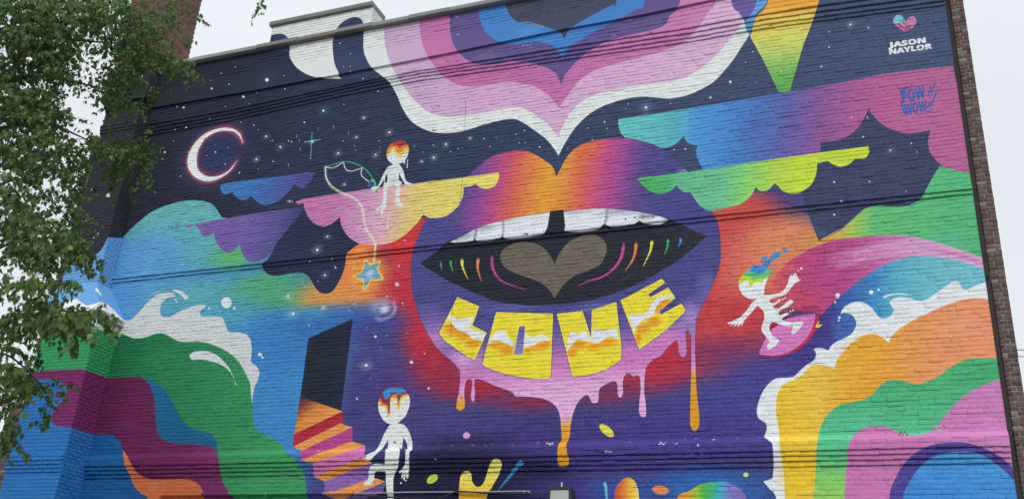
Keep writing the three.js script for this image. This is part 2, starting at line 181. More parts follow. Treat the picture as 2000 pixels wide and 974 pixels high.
  const TL = '879,472.4! 906,459 933,445.3 972,433 1009,424.3 1046,418 1074.6,414.5! 1073.4,429! 1068,447! 1061,457.6 1046,461 1017,465 992,466.7 983.5,464! 981.5,460! 976,465 957.6,470 938,471.6 930.5,470 928,466! 920.7,471.6 906,474 888.7,474.3', TR = '1098.5,414.5! 1103.4,437! 1102,446.5 1106,451.4 1119.4,453.4 1149,451.4 1168.7,447.7 1177,440 1181.5,437! 1188.4,441 1203,443.3 1223,441 1240,436.7 1249.5,430.5! 1257,435.4 1272,438.6 1289.4,438 1300,433.7 1306,429! 1297,424.8 1282,421 1257,415.7 1228,411 1191,407.6 1166,407.6 1129,409.6';
  for (const t of [TL, TR]) fill(t, '#dfe4ea');
  clip(TL, () => { spray(900, 462, 34, '#858a96', .7, 14, .1); spray(938, 446, 26, '#8a8e9b', .55, 9); spray(985, 428, 40, '#9599a5', .45, 7); spray(1030, 418, 50, '#9a9eac', .55, 6); line('982,428 983,445 982,460', '#8b8f9c', 5, .55); line('931,446 929,455 927,466', '#787c8a', 6, .6); spray(955, 444, 20, '#8c909c', .5, 6); line('990,462 1020,461 1050,457 1062,452', '#f0f2f4', 2, .8); });
  clip(TR, () => { spray(1130, 411, 46, '#9397a3', .5, 9); spray(1215, 411, 60, '#858995', .62, 10, .1); spray(1265, 422, 32, '#82868f', .65, 12, .1); line('1186,410 1185,424 1182,437', '#8a8e9b', 6, .6); line('1255,419 1256,428', '#8c909d', 5, .6); spray(1303, 429, 12, '#888c98', .7, 8); line('1108,447 1140,448 1168,442', '#f0f2f4', 2, .8); });
  for (const [x, y] of [[1026, 457], [1030, 457], [1222, 428], [1240, 425], [1276, 424]]) disc(x, y, 2.2, '#55504e', 1.6);
  fill('1074.6,412! 1100,409! 1104,440! 1100,460! 1064,462! 1070,440!', '#2c2e36'); disc(1062, 452, 1, '#2c2e36');
  fill('977.3,498 984.7,486 1004,475 1026.6,472 1049,477 1066,488 1078,505 1083,516! 1092,496 1107,476 1127,464 1149,457.6 1166,460 1178.5,469 1185.4,483 1182,501 1171,517 1149,528 1122,539 1102,555 1090,571 1083,582! 1073.4,567 1061,555 1036.5,544 1009,534 987,523 978.6,510', '#716960');
  for (const [s, c, w] of [['861,511 861,519 863,527', '#3f8cc0', 5], ['880,509 881,519 885,531', '#3f9f6c', 6], ['902,506 904,523 914,545', '#e0dc50', 7], ['934,504 933,525 940,549', '#e08c5c', 7], ['961,500 962,522 975,545 1000,557 1028,565', '#b34a8e', 7], ['1219,475 1213,503 1198,525 1175,541 1150,548 1129,558', '#bf4e96', 7], ['1243,474 1240,496 1232,514 1221,528', '#e58a54', 7], ['1274,470 1270,491 1257,519', '#e4e04e', 7], ['1305,467 1304,481 1298,498', '#45a871', 6], ['1330,465 1329,474 1325,482', '#4e94d4', 6]]) taper(s, c, w, 1);
  line('1215,548 1225,540 1236,534', '#555a66', 1.4, .8); line('1120,470 1108,480 1100,492', '#8b8478', 2, .6);
  // LOVE
  const L1 = poly('893,580 936,597.6 922.6,634.6 951,649.4 927.5,703 911.5,696 889,680 867,664 857,650.6'), O1 = poly('968.6,609 1080.3,612.4 1076,734.4 1070.4,740 1042,739.8 1000,733 963,723 941.5,712'), V1 = poly('1087.4,612.4 1138,606.7 1154.4,658 1156,605 1204,589.5 1214,677.6 1213.5,702 1183.4,722 1149,733 1118,735.5'), E1 = poly('1211.8,586.5 1293,544 1300,552 1267,574 1269.7,580.3 1305.4,561 1320,581.6 1288,607.4 1290.6,614 1331,592 1339,603.7 1336,611 1296.7,648 1248.7,682.6');
  const YEL = '#ebdb3e', ORA = '#e9a12c', LW = '#e4e8ee';
  const letter = (shape, whites, oranges) => { outline(shape, '#33306a', 2.8, .5); fill(shape, YEL); clip(shape, () => { for (const [x, y, rx, ry] of oranges) spray(x, y, rx, ORA, 1, ry, .35); for (const w of whites) fill(w, LW); outline(shape, '#efe77a', 2.6, .9); }); };
  letter(L1, ['874.5,617.3! 881,615 895,623 924,618! 919.3,634.6! 919,641 948.4,652! 942,665.4! 924,661.7 911.5,650.6 893,643 882,631'], [[884, 642, 22, 18], [905, 655, 22, 14], [925, 669, 20, 14]]);
  letter(O1, ['955,666! 968,649 980.5,645 990,653 998,665 1003,668! 1002,677! 990,671.5 973,665 957,669', '1026,649! 1039.6,659 1057,651.8 1074,661.7! 1074,666! 1057,665.4 1042,674 1023,678!'], [[968, 674, 20, 9], [990, 682, 20, 15], [1052, 676, 26, 11], [1066, 672, 14, 10], [1030, 684, 10, 7]]);
  fill(poly('1014.2,636.3 1026,636.3 1021.6,692.5 1002.6,692'), byY(1015, [[636, '#6360a4'], [692, '#8f88c8']]));
  outline(poly('1014.2,636.3 1026,636.3 1021.6,692.5 1002.6,692'), '#f0ea8c', 1.4, .8);
  letter(V1, ['1106,686! 1112,653 1120,648 1130,654 1141.6,645.6 1154,661! 1161,642 1178,645 1203,640! 1209,662! 1188,658 1166,670 1149,666.6 1129,663 1117,674'], [[1130, 673, 24, 12], [1118, 688, 14, 16], [1160, 676, 24, 9], [1188, 668, 24, 12]]);
  letter(E1, ['1227.8,614.8! 1262,611 1275,589 1289,579 1316.5,575! 1317,580! 1297,585 1284,596 1275,616 1252,628.4 1241,643 1239,651!'], [[1300, 590, 20, 10], [1290, 604, 14, 14], [1277, 628, 18, 12], [1256, 642, 18, 14], [1246, 660, 10, 16]]);
  // ---- green cloud over the lips
  fill('1244,348! 1324,338! 1375,330.6! 1500,312.5! 1600,298! 1697,285.4! 1698.6,297 1690,308.7 1670,310.4! 1660,320 1643,325.4 1630,322 1617,314! 1597,319! 1595,338 1587,358 1567,374 1547,378 1530,373 1520,363 1514,357! 1503,369 1494,373 1484,372 1476.6,365! 1467,382 1447,398 1414,407 1387,411 1370,403.4 1357,388 1350,375! 1337,375 1329,370 1322,361.7! 1310,372 1294,378 1274,375 1257,363', byX(345, [[1245, '#58bb6e'], [1310, '#54b470'], [1330, '#68bc90'], [1420, '#72c49a'], [1465, '#88d478'], [1520, '#b4d85c'], [1560, '#c4de48'], [1700, '#cfe044']]));
  // ---- clouds on the left
  fill('357,440! 400,434! 500,416! 590,404! 604,418! 610,438! 603,455 593,472 573,482 553,480 543,472! 530,492 513,507 494,512 480.6,507 470.6,492 467,477! 457,488.5 444,493.6 430.6,485 419,468.5 417,455! 405.5,461 395.5,460 389,450 380.5,438.5 368,445', byX(450, [[357, '#7f74ac'], [400, '#7d62a6'], [480, '#7561a6'], [540, '#5f5a96'], [580, '#45477a'], [610, '#323852']]));
  for (const [x, y, r] of [[345, 441, 3], [335, 443, 2], [329, 443, 1.5]]) disc(x, y, r * 1.4, '#6f7ab0', r);
  fill('600,400! 540,474! 525,502 513,515 513,525 523,535 540,538.6 567,533.6 590,532.6 603.5,542 613.5,558.6 623.5,570 637,573 650,567 663.5,545 672,525 675,505 677,495! 690,483.5 702,476! 700,440! 650,415!', '#2f3650');
  spray(560, 500, 50, '#3a3c66', .5, 22);
  fill('429,365 434,359 445,356.5! 498,350! 566,341! 612,335.5 613,341 606,355 593,367 584,366 575,360! 561,376 543,391.7 525,400 509,398.5 496,389 490,382! 478,390 466.5,389 457.5,382 453,375! 444,379 434,377', byX(365, [[430, '#4680c2'], [500, '#4577ba'], [540, '#4c66a8'], [580, '#56569a'], [613, '#504c84']]));
  fill('576.8,394! 590,388.4! 667,376.7! 733.6,366.7! 807,358.4! 900.5,346.7! 974,336.7! 974,348.4 965.6,363.4 950.6,368.4 935.6,365 929,358.4! 919,363.4 905.5,365! 904,383 894,403 874,420 854,426 837,425 826.4,419! 814,435 790,458.5 764,473.5 740,478.5 717,478 700,475 680,462 667,442 663.6,423! 650,435 630,442 610,433.5 597,415 591.8,396! 582,399', byX(420, [[580, '#c478ae'], [660, '#c47eb0'], [725, '#d29ec4'], [765, '#deb0b4'], [795, '#e2c48c'], [830, '#e4d274'], [975, '#e8e072']]));
  spray(735, 440, 40, '#e2b2d6', .6, 34); disc(565, 393, 2.4, '#cfb3c6'); disc(570, 393, 1.4, '#cfb3c6'); disc(560, 393.5, 1.2, '#cfb3c6');
  // ---- crescent
  const MOON = '474,280! 469,263 457.5,253 437,249 414.5,254 392,267 374,288 365.5,310 368,331 380.7,346.5 396.5,353 414.5,353 435,344 450.7,331 462,314! 446,333 430,342 412,345 396.5,341 386,330 383,315 386,294.5 398.7,272 417,259.5 437,255 455,257 466.5,266';
  spray(415, 300, 90, '#33406e', .7, 80, .3); ctx.save(); ctx.filter = 'blur(' + Math.round(UNIT * .09) + 'px)'; outline(MOON, '#8a3a66', 11, .6); ctx.restore(); ctx.save(); ctx.filter = 'blur(' + Math.round(UNIT * .03) + 'px)'; outline(MOON, '#d8707a', 4.5, .8); ctx.restore();
  fill(MOON, '#e6eae8');
  // ---- left wave: foam, green body, bands
  fill('222,640! 240,626.7 254.7,624 270.7,609 286.7,590.7 302.7,577 321,571.5 337,572.6 343,578.7! 332,580 321,585 313,596 312,609 316,617 329,618.7 348,609 369.5,600 388,594.7 401,596.6! 398.8,601 392,605 389.5,613 393.5,618! 412,617.4 430.8,618.7 437.5,628 443,644 449.5,649! 468,649.4 483,655 489.5,668 491,689.5 489.5,705.5 500,715 506,727 503,741.5 497.6,753.5 493.6,769.5 492,792! 470,800! 300,760! 222,700!', '#cdd3d3');
  taper('336,566 351,571 365,583', '#cfd6d4', 4, 9); line('283,588 297,574 312,568', '#9fc4d4', 1.6, .8); disc(441.5, 590.7, 10, '#dbe2e2', 11); disc(457, 602, 2.6, '#e8eef0'); disc(407, 601.5, 1.8, '#e8eef0'); disc(342, 586, 1.4, '#e8eef0'); disc(344, 590, 1.4, '#e8eef0'); disc(507, 692, 3.6, '#dfe7ee'); disc(511.5, 698, 2.2, '#dfe7ee');
  fill('492,789! 489.5,769.5 487,748 476,724 460,700 439,684 412,672 388,667 364,668 345,665 329,656 316,651 303,651.6 287,657 271,661 255,659 241,653 225,648! 100,640! 100,1060! 602,1060! 601,974 600,963 593.5,926 580,903 560,883 543,863 520,849 500,839 494,822', byX(780, [[200, '#1f6a45'], [300, '#2a7a50'], [420, '#368a5c'], [600, '#40985f']]));
  fill('369.5,695 375,688 391,685 412,688 431,700 447,719 455,735 457.5,743! 449.5,727 433.5,713.5 412,705.5 391,701.5 375,702', '#d3d9de'); disc(458, 747, 1.4, '#d7e0e0'); disc(459.5, 751, 1.2, '#d7e0e0');
  fill('262,737! 286,738.8 307,748.7 322.6,764 335.6,785 351,814 367,832 382.6,840 403.4,844 416.5,853 423,871 426,893! 423,883 414,874 393,869 362,866.6 338,865 320,859.5 308,848 303,824 301.7,798 298,769.6 288.7,748.7 278,740', '#22648f');
  fill('200,738! 265,736 278,740 288.7,748.7 298,769.6 301.7,798 303,824 308,848 320,859.5 338,865 362,866.6 393,869 414,874 423,884 427,902 431,929 437,947 450,965 458,976 480,1060! 100,1060! 100,738!', byX(820, [[190, '#5c2048'], [300, '#682852'], [430, '#7a3464']]));
  fill('239,879! 247,889 254.8,905 268,923 286,934 307,936 349,935 369.5,936.5 385,944 394,955 398,976 400,1060! 100,1060! 236,872!', '#cd7048');
  fill('170,850! 185.6,847.3 202.6,847 218,849.6 230,858 237,872 240,889.5 243,908 252,926 260,947 273,962.6 290,976 330,1060! 60,1060!', byX(900, [[150, '#1a5690'], [250, '#1c5a92']]));  // blue mixed darker, with the shade of the tree put into it
  // ---- doorway and stairs
  fill(poly('601.5,660 688.6,622 665.6,801.5 586,774.7'), byX(720, [[588, '#283039'], [640, '#272e3c'], [690, '#283048']]));
  fill(poly('586,774.7 669,803 574,848'), lin(590, 778, 615, 825, [[0, '#5a3236'], [.25, '#8a4a3c'], [.6, '#d88648'], [1, '#e79a50']]));
  const OR = '#e59a54', st = (s, c) => fill(poly(s), c);
  st('669,803 669,825.7 570.7,872 573.6,847.6', '#b32f40'); st('570.7,872 664.4,826.5 687.8,834 588.8,879.5', OR); st('687.8,834 687.8,861.5 587.6,898 588.8,879.5', '#b04888'); st('587.6,898 686.7,861.5 713.6,869.5 611.8,905', OR);
  st('713.6,869.5 711.6,892 612,930 611.8,905', '#cf76b6'); st('612,930 711,892 726,903.5 633,940', '#d98e50'); st('726,903.5 719,936 633,966 633,940', '#8a68b0'); st('633,966 729,932 753,940 664,977', '#e29a5e'); st('753,940 748,960 700,978 664,977', '#6d5596');
  // ---- walker on the stairs
  const FIG = '#e0e6e4', WH = '769,756.8 788,760 799,773.7 800,788 793,810 781,822 775,827 769,830 763,828.5 750,822 741,807 738.4,790 742.5,774 754.5,760';
  fill('764,827! 754.5,838.6 745,858 735,878 723,884 712,889.5! 716,891! 710,895! 716,895.5! 711,899! 722,899 731.7,889 747,874.6 758,858! 757.4,874.6! 752,879.4! 751.4,906! 728,906 721,918 718.5,934.7 710,944 712.5,948.5 726,944.5 730.5,932 732,923 738,920! 753,920.3! 753.3,944 756.5,974! 756,1000! 770,1000! 767.7,949 769,930 775,918 778.6,906 781,877 785,874.6 787,854! 793,862.6 796,874.6 792,879.4 790.6,906 786,914 779.8,920 780,924! 785.8,921.5! 783,933.5! 786,934! 789.4,925! 787,937.5! 790.6,938! 793,925! 794,934! 797,932.5 799,918 799.5,884 805,877 804,860 798,841 788,829 776,826!', FIG);
  disc(783, 943, 1.8, FIG); disc(793, 938.5, 1.5, FIG); fill(WH, FIG);
  const zf = (s, ox, oy, k) => s.trim().split(/\s+/).map((t) => { const c = t.endsWith('!'), [x, y] = t.replace('!', '').split(',').map(Number); return `${ox + x / k},${oy + y / k}${c ? '!' : ''}`; }).join(' ');
  clip(WH, () => {
    fill(zf('200,215! 245,205 262,228 298,232 314,262 316,300 330,302 342,255 346,190 362,162 385,168 391,205 396,248 408,250 420,222 432,172 462,148 520,152! 520,20! 200,20!', 680, 740, 4.16), '#e9d45c');
    fill(zf('200,190! 250,180 270,208 300,216 320,245 320,282 334,285 338,245 341,180 356,146 388,150 400,190 402,232 412,205 424,160 456,132 520,135! 520,20! 200,20!', 680, 740, 4.16), '#dc8448');
    fill(zf('200,150! 256,160 282,196 312,206 324,235 324,268 333,268 335,225 338,165 356,130 385,122 404,146 408,205 416,168 430,138 460,122 520,122! 520,20! 200,20!', 680, 740, 4.16), '#8f3a60');
    fill(zf('288,140 298,158 330,152 346,118 382,106 410,128 440,112 480,112! 460,20! 260,20!', 680, 740, 4.16), '#4191d2');
  });
  disc(770.5, 863.5, 2.6, '#5c5350', 1.8);
  // ---- angler on the cloud
  const S = (s) => zf(s, 600, 260, 4.058);
  line(S('545,465 541,410 500,332 440,272 350,232 280,228 150,264'), '#4aa676', 2.2); line(S('545,465 542,420 520,368'), '#4fae7c', 4);
  for (const [w, a] of [[7, .18], [4, .3], [1.7, 1]]) { line(S('142,268 148,350 190,420 270,470 370,516 428,580 448,680 465,760 520,840 538,900 532,980 514,1060'), '#e2e6cc', w, a); }
  for (const s of ['150,270 210,272 285,232', '287,240 305,285 355,300 433,274', '432,280 430,335 488,384']) line(S(s), '#dfe4d4', 1.6);
  disc(722, 361, 5, '#3c62aa'); disc(726, 352, 3, '#4fae7c');
  fill(S('690,240! 640,268 610,310 580,372 556,418 520,420 506,440 518,460 548,446 592,390 634,318! 632,385 610,390 602,420 600,480 594,556 540,602 548,614 584,602! 584,664! 597,664! 606,602! 612,630! 616,600! 626,586 630,480 640,424! 690,412! 704,424! 694,545 738,585 764,572 732,534 736,424 748,392 726,372! 726,312! 758,378 788,410 836,404 782,374 762,300 736,256 712,240!'), '#dde3e2');
  spray(767, 352, 10, '#aab2b8', .6, 9); line(S('640,672 638,710'), '#e4e4ea', 1.8, .9); line(S('637,710 635,752'), '#e4e4ea', 3, .9); line(S('612,330 610,380'), '#dde3e2', 2.4); line(S('796,210 790,272'), '#dde3e2', 1.6); line(S('768,200 768,236'), '#dde3e2', 3.4);
  const AH = S('715,64 770,66 803,112 796,175 762,226 700,246 650,226 628,172 648,100');
  fill(AH, FIG); clip(AH, () => { fill(S('600,215! 650,170 672,140 690,138 708,180 724,190 750,182 776,150 830,150! 830,40! 600,40!'), '#e8cf62'); fill(S('600,185! 640,160 668,120 688,112 706,142 730,158 770,124 830,120! 830,40! 600,40!'), '#e39048'); fill(S('600,150! 650,110 690,92 716,110 734,124 766,100 830,96! 830,40! 600,40!'), '#d5603e'); fill(S('680,95 710,92 736,106 770,86 800,80! 780,40! 680,40!'), '#b83a48'); });
  // ---- hooked star and comets
  spray(722, 535, 44, '#e9b44c', .85, 34, .1); const STAR = poly('713.6,509 723,519 741,511 735,526 746,545 724,544 711,565 711,545 692,540 709,530');
  outline(STAR, '#ead75e', 6, .8); fill(STAR, '#7aa8c2'); spray(722, 534, 12, '#d2e4ec', .8, 10);
  ctx.save(); ctx.filter = 'blur(' + Math.round(UNIT * .02) + 'px)'; line('768,590 772,603 764,616 748,624 734,622', '#dccbe0', 3.2, .9); ctx.restore(); spray(745, 597, 34, '#a9bfe2', .7, 24); spray(751, 604, 13, '#eef2f8', 1, 11);
  // ---- surfer
  const Q = (s) => zf(s, 1400, 460, 3.746);
  ctx.save(); ctx.filter = 'blur(' + Math.round(UNIT * .03) + 'px)'; line(Q('470,610 560,570 640,550 740,545'), '#6b2c50', 9, .55); ctx.restore();
  fill(Q('725,572! 748,590 738,662 692,742 622,817 522,868 420,888 308,870! 340,850!'), '#c8344e'); fill(Q('310,865! 340,790 400,690 480,625 580,590 725,572! 715,640 680,720 610,800 520,855 420,878'), '#d67fc0');
  fill(Q('745,625! 755,628! 742,650! 776,652! 752,672 722,672!'), '#dccc56'); fill(Q('395,700! 388,660 420,630 450,650 410,680'), '#a03048');
  fill(Q('345,435! 430,425 490,400 520,350 535,300 548,284! 556,292! 580,274 592,300! 606,328 572,350 540,392 500,432 440,452 396,462 388,480 404,492 430,490 456,464 472,474 432,504 412,516 430,532 470,524 540,468 562,484 520,522 470,546 456,566 466,582 512,564 530,574 482,606 500,625 560,635 620,629 634,645 600,690 565,718 547,705 560,665 500,660 430,635 400,640 388,682 410,730 458,770 420,815 385,832 368,810 385,770 345,720 328,680 350,600 340,550 300,512! 250,570 204,620 186,664! 178,640! 160,665! 152,664! 160,640! 134,662! 126,660! 140,638! 104,662! 98,655! 122,640! 84,646! 80,638! 160,604 210,560 260,490 300,462!'), '#e4e9ea');
  const SH = Q('175,310 163,370 190,430 240,461 300,463 345,436 355,370 374,316 395,262 340,232 280,232 220,262');
  fill(SH, '#e4e9ea'); clip(SH, () => { fill(Q('150,360! 185,345 210,325 232,330 242,368 262,366 280,340 330,335 360,310 420,300! 420,180! 150,180!'), '#c2dc3c'); fill(Q('150,290! 205,285 240,300 270,325 310,308 370,300 420,290! 420,180! 150,180!'), '#66c88c'); });
  fill(Q('240,265! 265,215 300,220 330,170 350,145 374,160 362,190 400,150 430,122 470,128 462,155 410,180 380,225 350,262 310,278 270,270'), '#4190d0'); fill(Q('310,215! 345,175! 356,185! 330,225!'), '#df7a58'); disc(1534, 487.5, 5, '#4a90cc', 4); disc(1545, 480.5, 1.6, '#5a8ec0'); disc(1516, 513, 1.6, '#7f8aa8');
  fill(Q('380,245! 412,248 404,268 370,300!'), '#5cc48c');
  for (const [x, y, r] of [[620, 240, 8], [600, 257, 5], [611, 324, 5], [485, 464, 5], [503, 455, 5], [541, 554, 6], [561, 546, 6], [887, 438, 16], [869, 486, 7], [900, 598, 9], [895, 622, 6]]) disc(1400 + x / 3.746, 460 + y / 3.746, r / 3.746 * 1.1, '#e8eef0');
  disc(1702.5, 570.5, 4.3, '#e6edf2', 4); disc(1717, 565.5, 2.5, '#e6edf2'); taper('1726,581 1740,575 1758,573 1783,577', '#dfe9ec', 5, 1);
  // ---- splashes along the foot of the picture
  fill('896,1060! 896,975 897,940 900,927 907,920 915,919.5 921,925 923,940 930,948.7 937.5,948.7 945,940 955,910 962,897.5 971,895 979,900 981,910 975,927 962,950 950,974 940,1060!', byY(930, [[895, '#e0de78'], [935, '#e6dc68'], [955, '#ebcc46'], [985, '#e9a838']])); outline('896,985 897,940 900,927 907,920 915,919.5 921,925 923,940 930,948.7 937.5,948.7 945,940 955,910 962,897.5 971,895 979,900 981,910 975,927 962,950 946,985', '#1d1c2c', 1.4, .7);
  taper('1021,900 1010,912 992,934 973,957', '#3f86bc', 12, 1); disc(844, 935, 11.5, '#b4d444', 7.5, -.55); outline('833,941 838,931 848,926 855,929 850,939 840,944', '#e4ec9c', 1, .6); disc(1185, 840.4, 17.5, '#dfe04e', 8, .72); disc(911, 850, 7, '#d9a8da', 6.5);
  taper('1181,941 1184,955 1185,982', '#62bcd0', 8, 3); fill('1196,1040! 1200,971 1205,949 1221.7,933 1236,935 1245,951 1248,975 1248,1040!', byX(960, [[1198, '#c94f44'], [1215, '#dd7a3c'], [1230, '#eab444'], [1247, '#ecdc62']])); line('1245,951 1248,975 1248,990', '#f0ecb0', 1.6, .7); disc(1290.4, 956.4, 16, '#e38a58', 9, .16);
  fill('1300,1060! 1322,974 1345,959 1367,946.6 1392,940.5 1416,940.5 1441,951 1455,965 1460,990 1470,1060!', byX(960, [[1322, '#e4953f'], [1345, '#d8a83c'], [1362, '#9cc43c'], [1378, '#54b658'], [1395, '#44b690'], [1406, '#46b4c8'], [1424, '#7c84c4'], [1458, '#8a6cb4']])); line('1378,941 1400,936 1420,937 1440,944', '#4f7cc0', 1.4, .8); disc(1457.5, 927, 5, '#dfe27a', 4.8); disc(1364, 869, 2, '#e4e4e8'); disc(851, 897, 1.6, '#d8d8e0');
  // ---- stars
  const dots = '431,143,1.4 459,131,1.4 447,165,1.6 413,173,2.4 475,189,3.2 501,181,1.2 411,157,1.2 554,148,1.2 556,174,1.6 486,203,1 440,209,1.2 345,208,1.4 358,210,2.4 363,249,2.2 341,253,1.2 409,232,1.4 470,239,1.2 495,244,1.4 504,254,1.2 594,239,2 671,204,1.4 686,142,1.4 684,130,1.2 671,130,1 664,85,1.6 684,105,1.6 709,154,1.6 738,178,1.4 563,275,1.6 620,250,.9 367,297,1.4 338,275,1.2 420,297,2 439,320,1.4 445,288,1.2 403,304,1 467,337,1.8 533,315,1.8 503,330,1 321,297,2.4 352,344,1.4 528,275,1 532,275,1.2 569,277,1.6 692,285,1.2 694,293,1 670,275,1.2 740,275,1.4 742,289,1 741,295,1 809,285,1.2 845,283,1 847,284,1.2 880,296,1.4 895,291,1.4 826,297,1 957,286,1.4 969,269,1 945,271,1.6 1008,262,1.4 1014,279,1.2 1024,255,1.6 1026,279,1.2 1054,287,2 1109,290,1.2 1148,250,1.4 1157,273,1.6 1181,238,2 1186,251,1.2 1222,212,1.2 1227,203,1.4 1310,202,1.2 1388,190,2.6 1427,160,3.2 1457,121,1.4 1471,101,1.6 1477,160,1 1506,106,1.6 1526,140,1.8 1605,130,2.2 1620,92,2 1620,62,1.6 1697,54,2 1511,153,1 1530,113,1 1664,229,1.8 1695,229,2 1687,267,2 1781,280,2 1792,297,1.8 1317,292,1.8 1339,291,2 1630,355,2.4 1699,354,2 1771,374,1.6 1644,393,2 1630,419,2.4 566,541,1 653,520,1.4 605,510,1.4 648,505,1.4 620,549,1.2 655,523,1.8 691,521,1.8 690,556,1.6 779,519,2 775,555,4.6 790,469,2 786,592,2 681,606,1.4 691,594,1.6 594,559,1.4 603,635,2 716,640,1.2 733,657,3 755,654,1.2 743,683,1 829,690,1.8 803,707,4 837,758,2.6 723,738,1.2 697,778,2.4 795,650,1 756,578,1.6 1076,640,0 1093,868,0 1364,870,2';
  for (const t of dots.split(' ')) { const [x, y, r] = t.split(',').map(Number); if (r > 0) disc(x, y, r * .85, '#d3dae2', r * .78, .4); }
  for (const [x, y, r, c] of [[521, 156, 20, '#4a4a70'], [631, 216, 12, '#3f9a86'], [710, 230, 7, '#b9c4c8'], [547, 287, 10, '#7d8494'], [519, 266, 8, '#8a93a6'], [696, 268, 7, '#9aa6ae'], [660, 299, 9, '#a9b2b4'], [733, 302, 8, '#9aa4a4'], [760, 258, 9, '#a4b0ac'], [700, 278, 0, '#fff'], [1262, 210, 14, '#8aa4d8'], [871, 282, 8, '#a8b0ac'], [847, 308, 8, '#c2c8bc'], [823, 315, 6, '#b0b8b4'], [639, 462, 8, '#9ca8b4'], [619, 488, 12, '#b8c2c0'], [634, 537, 9, '#9fb0b4'], [562, 578, 12, '#a9d0d8'], [572, 612, 14, '#a0c4c8'], [631, 601, 7, '#dce8ec'], [715, 713, 14, '#b8b4d4'], [1662, 48, 10, '#9aa8cc'], [1740, 293, 9, '#8c80b0'], [500, 311, 8, '#b4bcc0'], [918, 270, 6, '#c0c8c4'], [672, 360, 6, '#b8c0bc'], [960, 300, 0, '#fff']]) if (r) { spray(x, y, r * 1.4, c, .42, r * 1.2); disc(x, y, r * .14 + .6, '#e6ecee'); }
  ctx.save(); line('609,258 608,276 606,310', '#7cc4d8', 1.3, .8); line('594,277 609,275 626,272', '#7cc4d8', 1.5, .9); ctx.restore(); spray(609, 276, 8, '#62c2e0', .9, 8); disc(609, 276, 2, '#e4f4f8');
  for (const [x, y] of [[579, 266], [584, 274], [586, 291], [563, 323], [606, 307], [651, 248], [680, 260]]) line(`${x},${y - 3} ${x},${y + 3}`, '#aeb8bc', 1.3, .8);
  // ---- wear: chips, scraped paint, mortar crumbs
  for (const [x, y, w, c] of [[1075, 866, 9, '#cfcdc8'], [1170, 883, 14, '#2f2c3c'], [1188, 881, 9, '#a8a6a8'], [1354, 886, 3, '#b4b2b4'], [1371, 886, 4, '#b4b2b4'], [1294, 866, 9, '#d8d4dc'], [1320, 866, 5, '#b8a898'], [1765, 846, 12, '#4a3a30'], [1766, 848, 6, '#b9b0a4'], [1835, 836, 17, '#a8b0a4'], [1847, 833, 6, '#5c564a'], [855, 208, 8, '#9a8c92'], [908, 200, 4, '#b6a4ac'], [847, 254, 8, '#8c6a5a'], [1030, 90, 12, '#8f8fa8'], [1200, 70, 7, '#9a968e'], [1272, 64, 5, '#4e4450'], [1507, 51, 6, '#4a3c34'], [565, 890, 12, '#4c6a54'], [705, 894, 5, '#5a4a4c'], [1000, 870, 8, '#6a5658'], [932, 857, 6, '#5a3c40'], [1065, 861, 7, '#7a5238'], [1320, 862, 6, '#704460'], [895, 68, 5, '#b0b4c8'], [892, 33, 6, '#c0c4d0']]) for (let i = 0; i < 9; i++) disc(x + rr(-w, w) * .7, y + rr(-w, w) * .28, rr(.6, w * .28), c, rr(.5, w * .14));
  for (let i = 0; i < 46; i++) { const x = rr(520, 1950), y = 866 - (x - 1100) * .027 + rr(-3, 3); disc(x, y, rr(.8, 4), ['#b9b4c0', '#6a5048', '#8f8890'][i % 3], rr(.4, .8)); }
  line('909,196 908,250 905,330 898,400 892,470 886,560 880,660', '#3b3a48', .9, .5);
  // ---- signature and tag, lettered along the courses
  const word = (t, x0, y0, x1, y1, h, c, style, skew = 0) => { const a = MAP(x0, y0), b = MAP(x1, y1), hh = Math.abs(MAP(x0, y0 - h)[1] - a[1]); ctx.save(); ctx.translate(a[0], a[1]); ctx.rotate(Math.atan2(b[1] - a[1], b[0] - a[0])); ctx.scale(1, -1); ctx.font = style + ' 100px sans-serif'; const m = ctx.measureText(t), k = Math.hypot(b[0] - a[0], b[1] - a[1]) / m.width; ctx.transform(1, 0, -skew, 1, 0, 0); ctx.scale(k, hh / 72); ctx.fillStyle = ctx.strokeStyle = C(c); ctx.lineWidth = 7; ctx.lineJoin = 'round'; ctx.fillText(t, 0, 0); ctx.strokeText(t, 0, 0); ctx.restore(); };
  word('JASON', 1739, 92.5, 1811, 82, 9.5, '#e6ebec', 'bold'); word('NAYLOR', 1737, 106, 1821, 94, 9.5, '#e6ebec', 'bold');
  word('POW', 1763, 201, 1809, 190, 23, '#4f66b0', 'bold', .1); word('WOW', 1768, 225, 1812, 215, 20, '#4f66b0', 'bold', .14);
  for (const t of ['268,694 290,684 318,680', '264,700 272,730 282,748', '528,660 504,742', '562,630 534,716', '576,706 556,760', '520,800 500,846', '552,770 530,828', '492,880 516,872', '526,862 546,858', '272,790 282,840 300,892']) line(zf(t, 1700, 20, 4.427), '#4f66b0', 3.6);
  const HT = '1767,62! 1756,54 1747,46 1746,37 1752,30 1760,30 1766,35 1770,43! 1775,36 1783,32 1789,35 1791,42 1787,50 1779,57';
  fill(HT, '#cf86b0'); clip(HT, () => { fill('1740,20! 1768,24! 1768,40 1760,46 1750,44 1740,48!', '#7cc6d2'); fill('1748,50! 1758,52 1766,58 1780,52 1772,70! 1745,66!', '#c05a90'); line('1756,46 1764,53 1770,55', '#3d3f5c', 2.4); line('1766,36 1765,44 1773,48', '#4a4e70', 1.4); line('1772,54 1778,50', '#3d3f5c', 2.2); });
  // uneven coats of paint
  for (let i = 0; i < 900; i++) { const x = rr(180, 1980), y = rr(0, 985), l = i % 2; spray(x, y, rr(8, 40), l ? '#ffffff' : '#101018', rr(.01, .04), rr(3, 12)); }
}

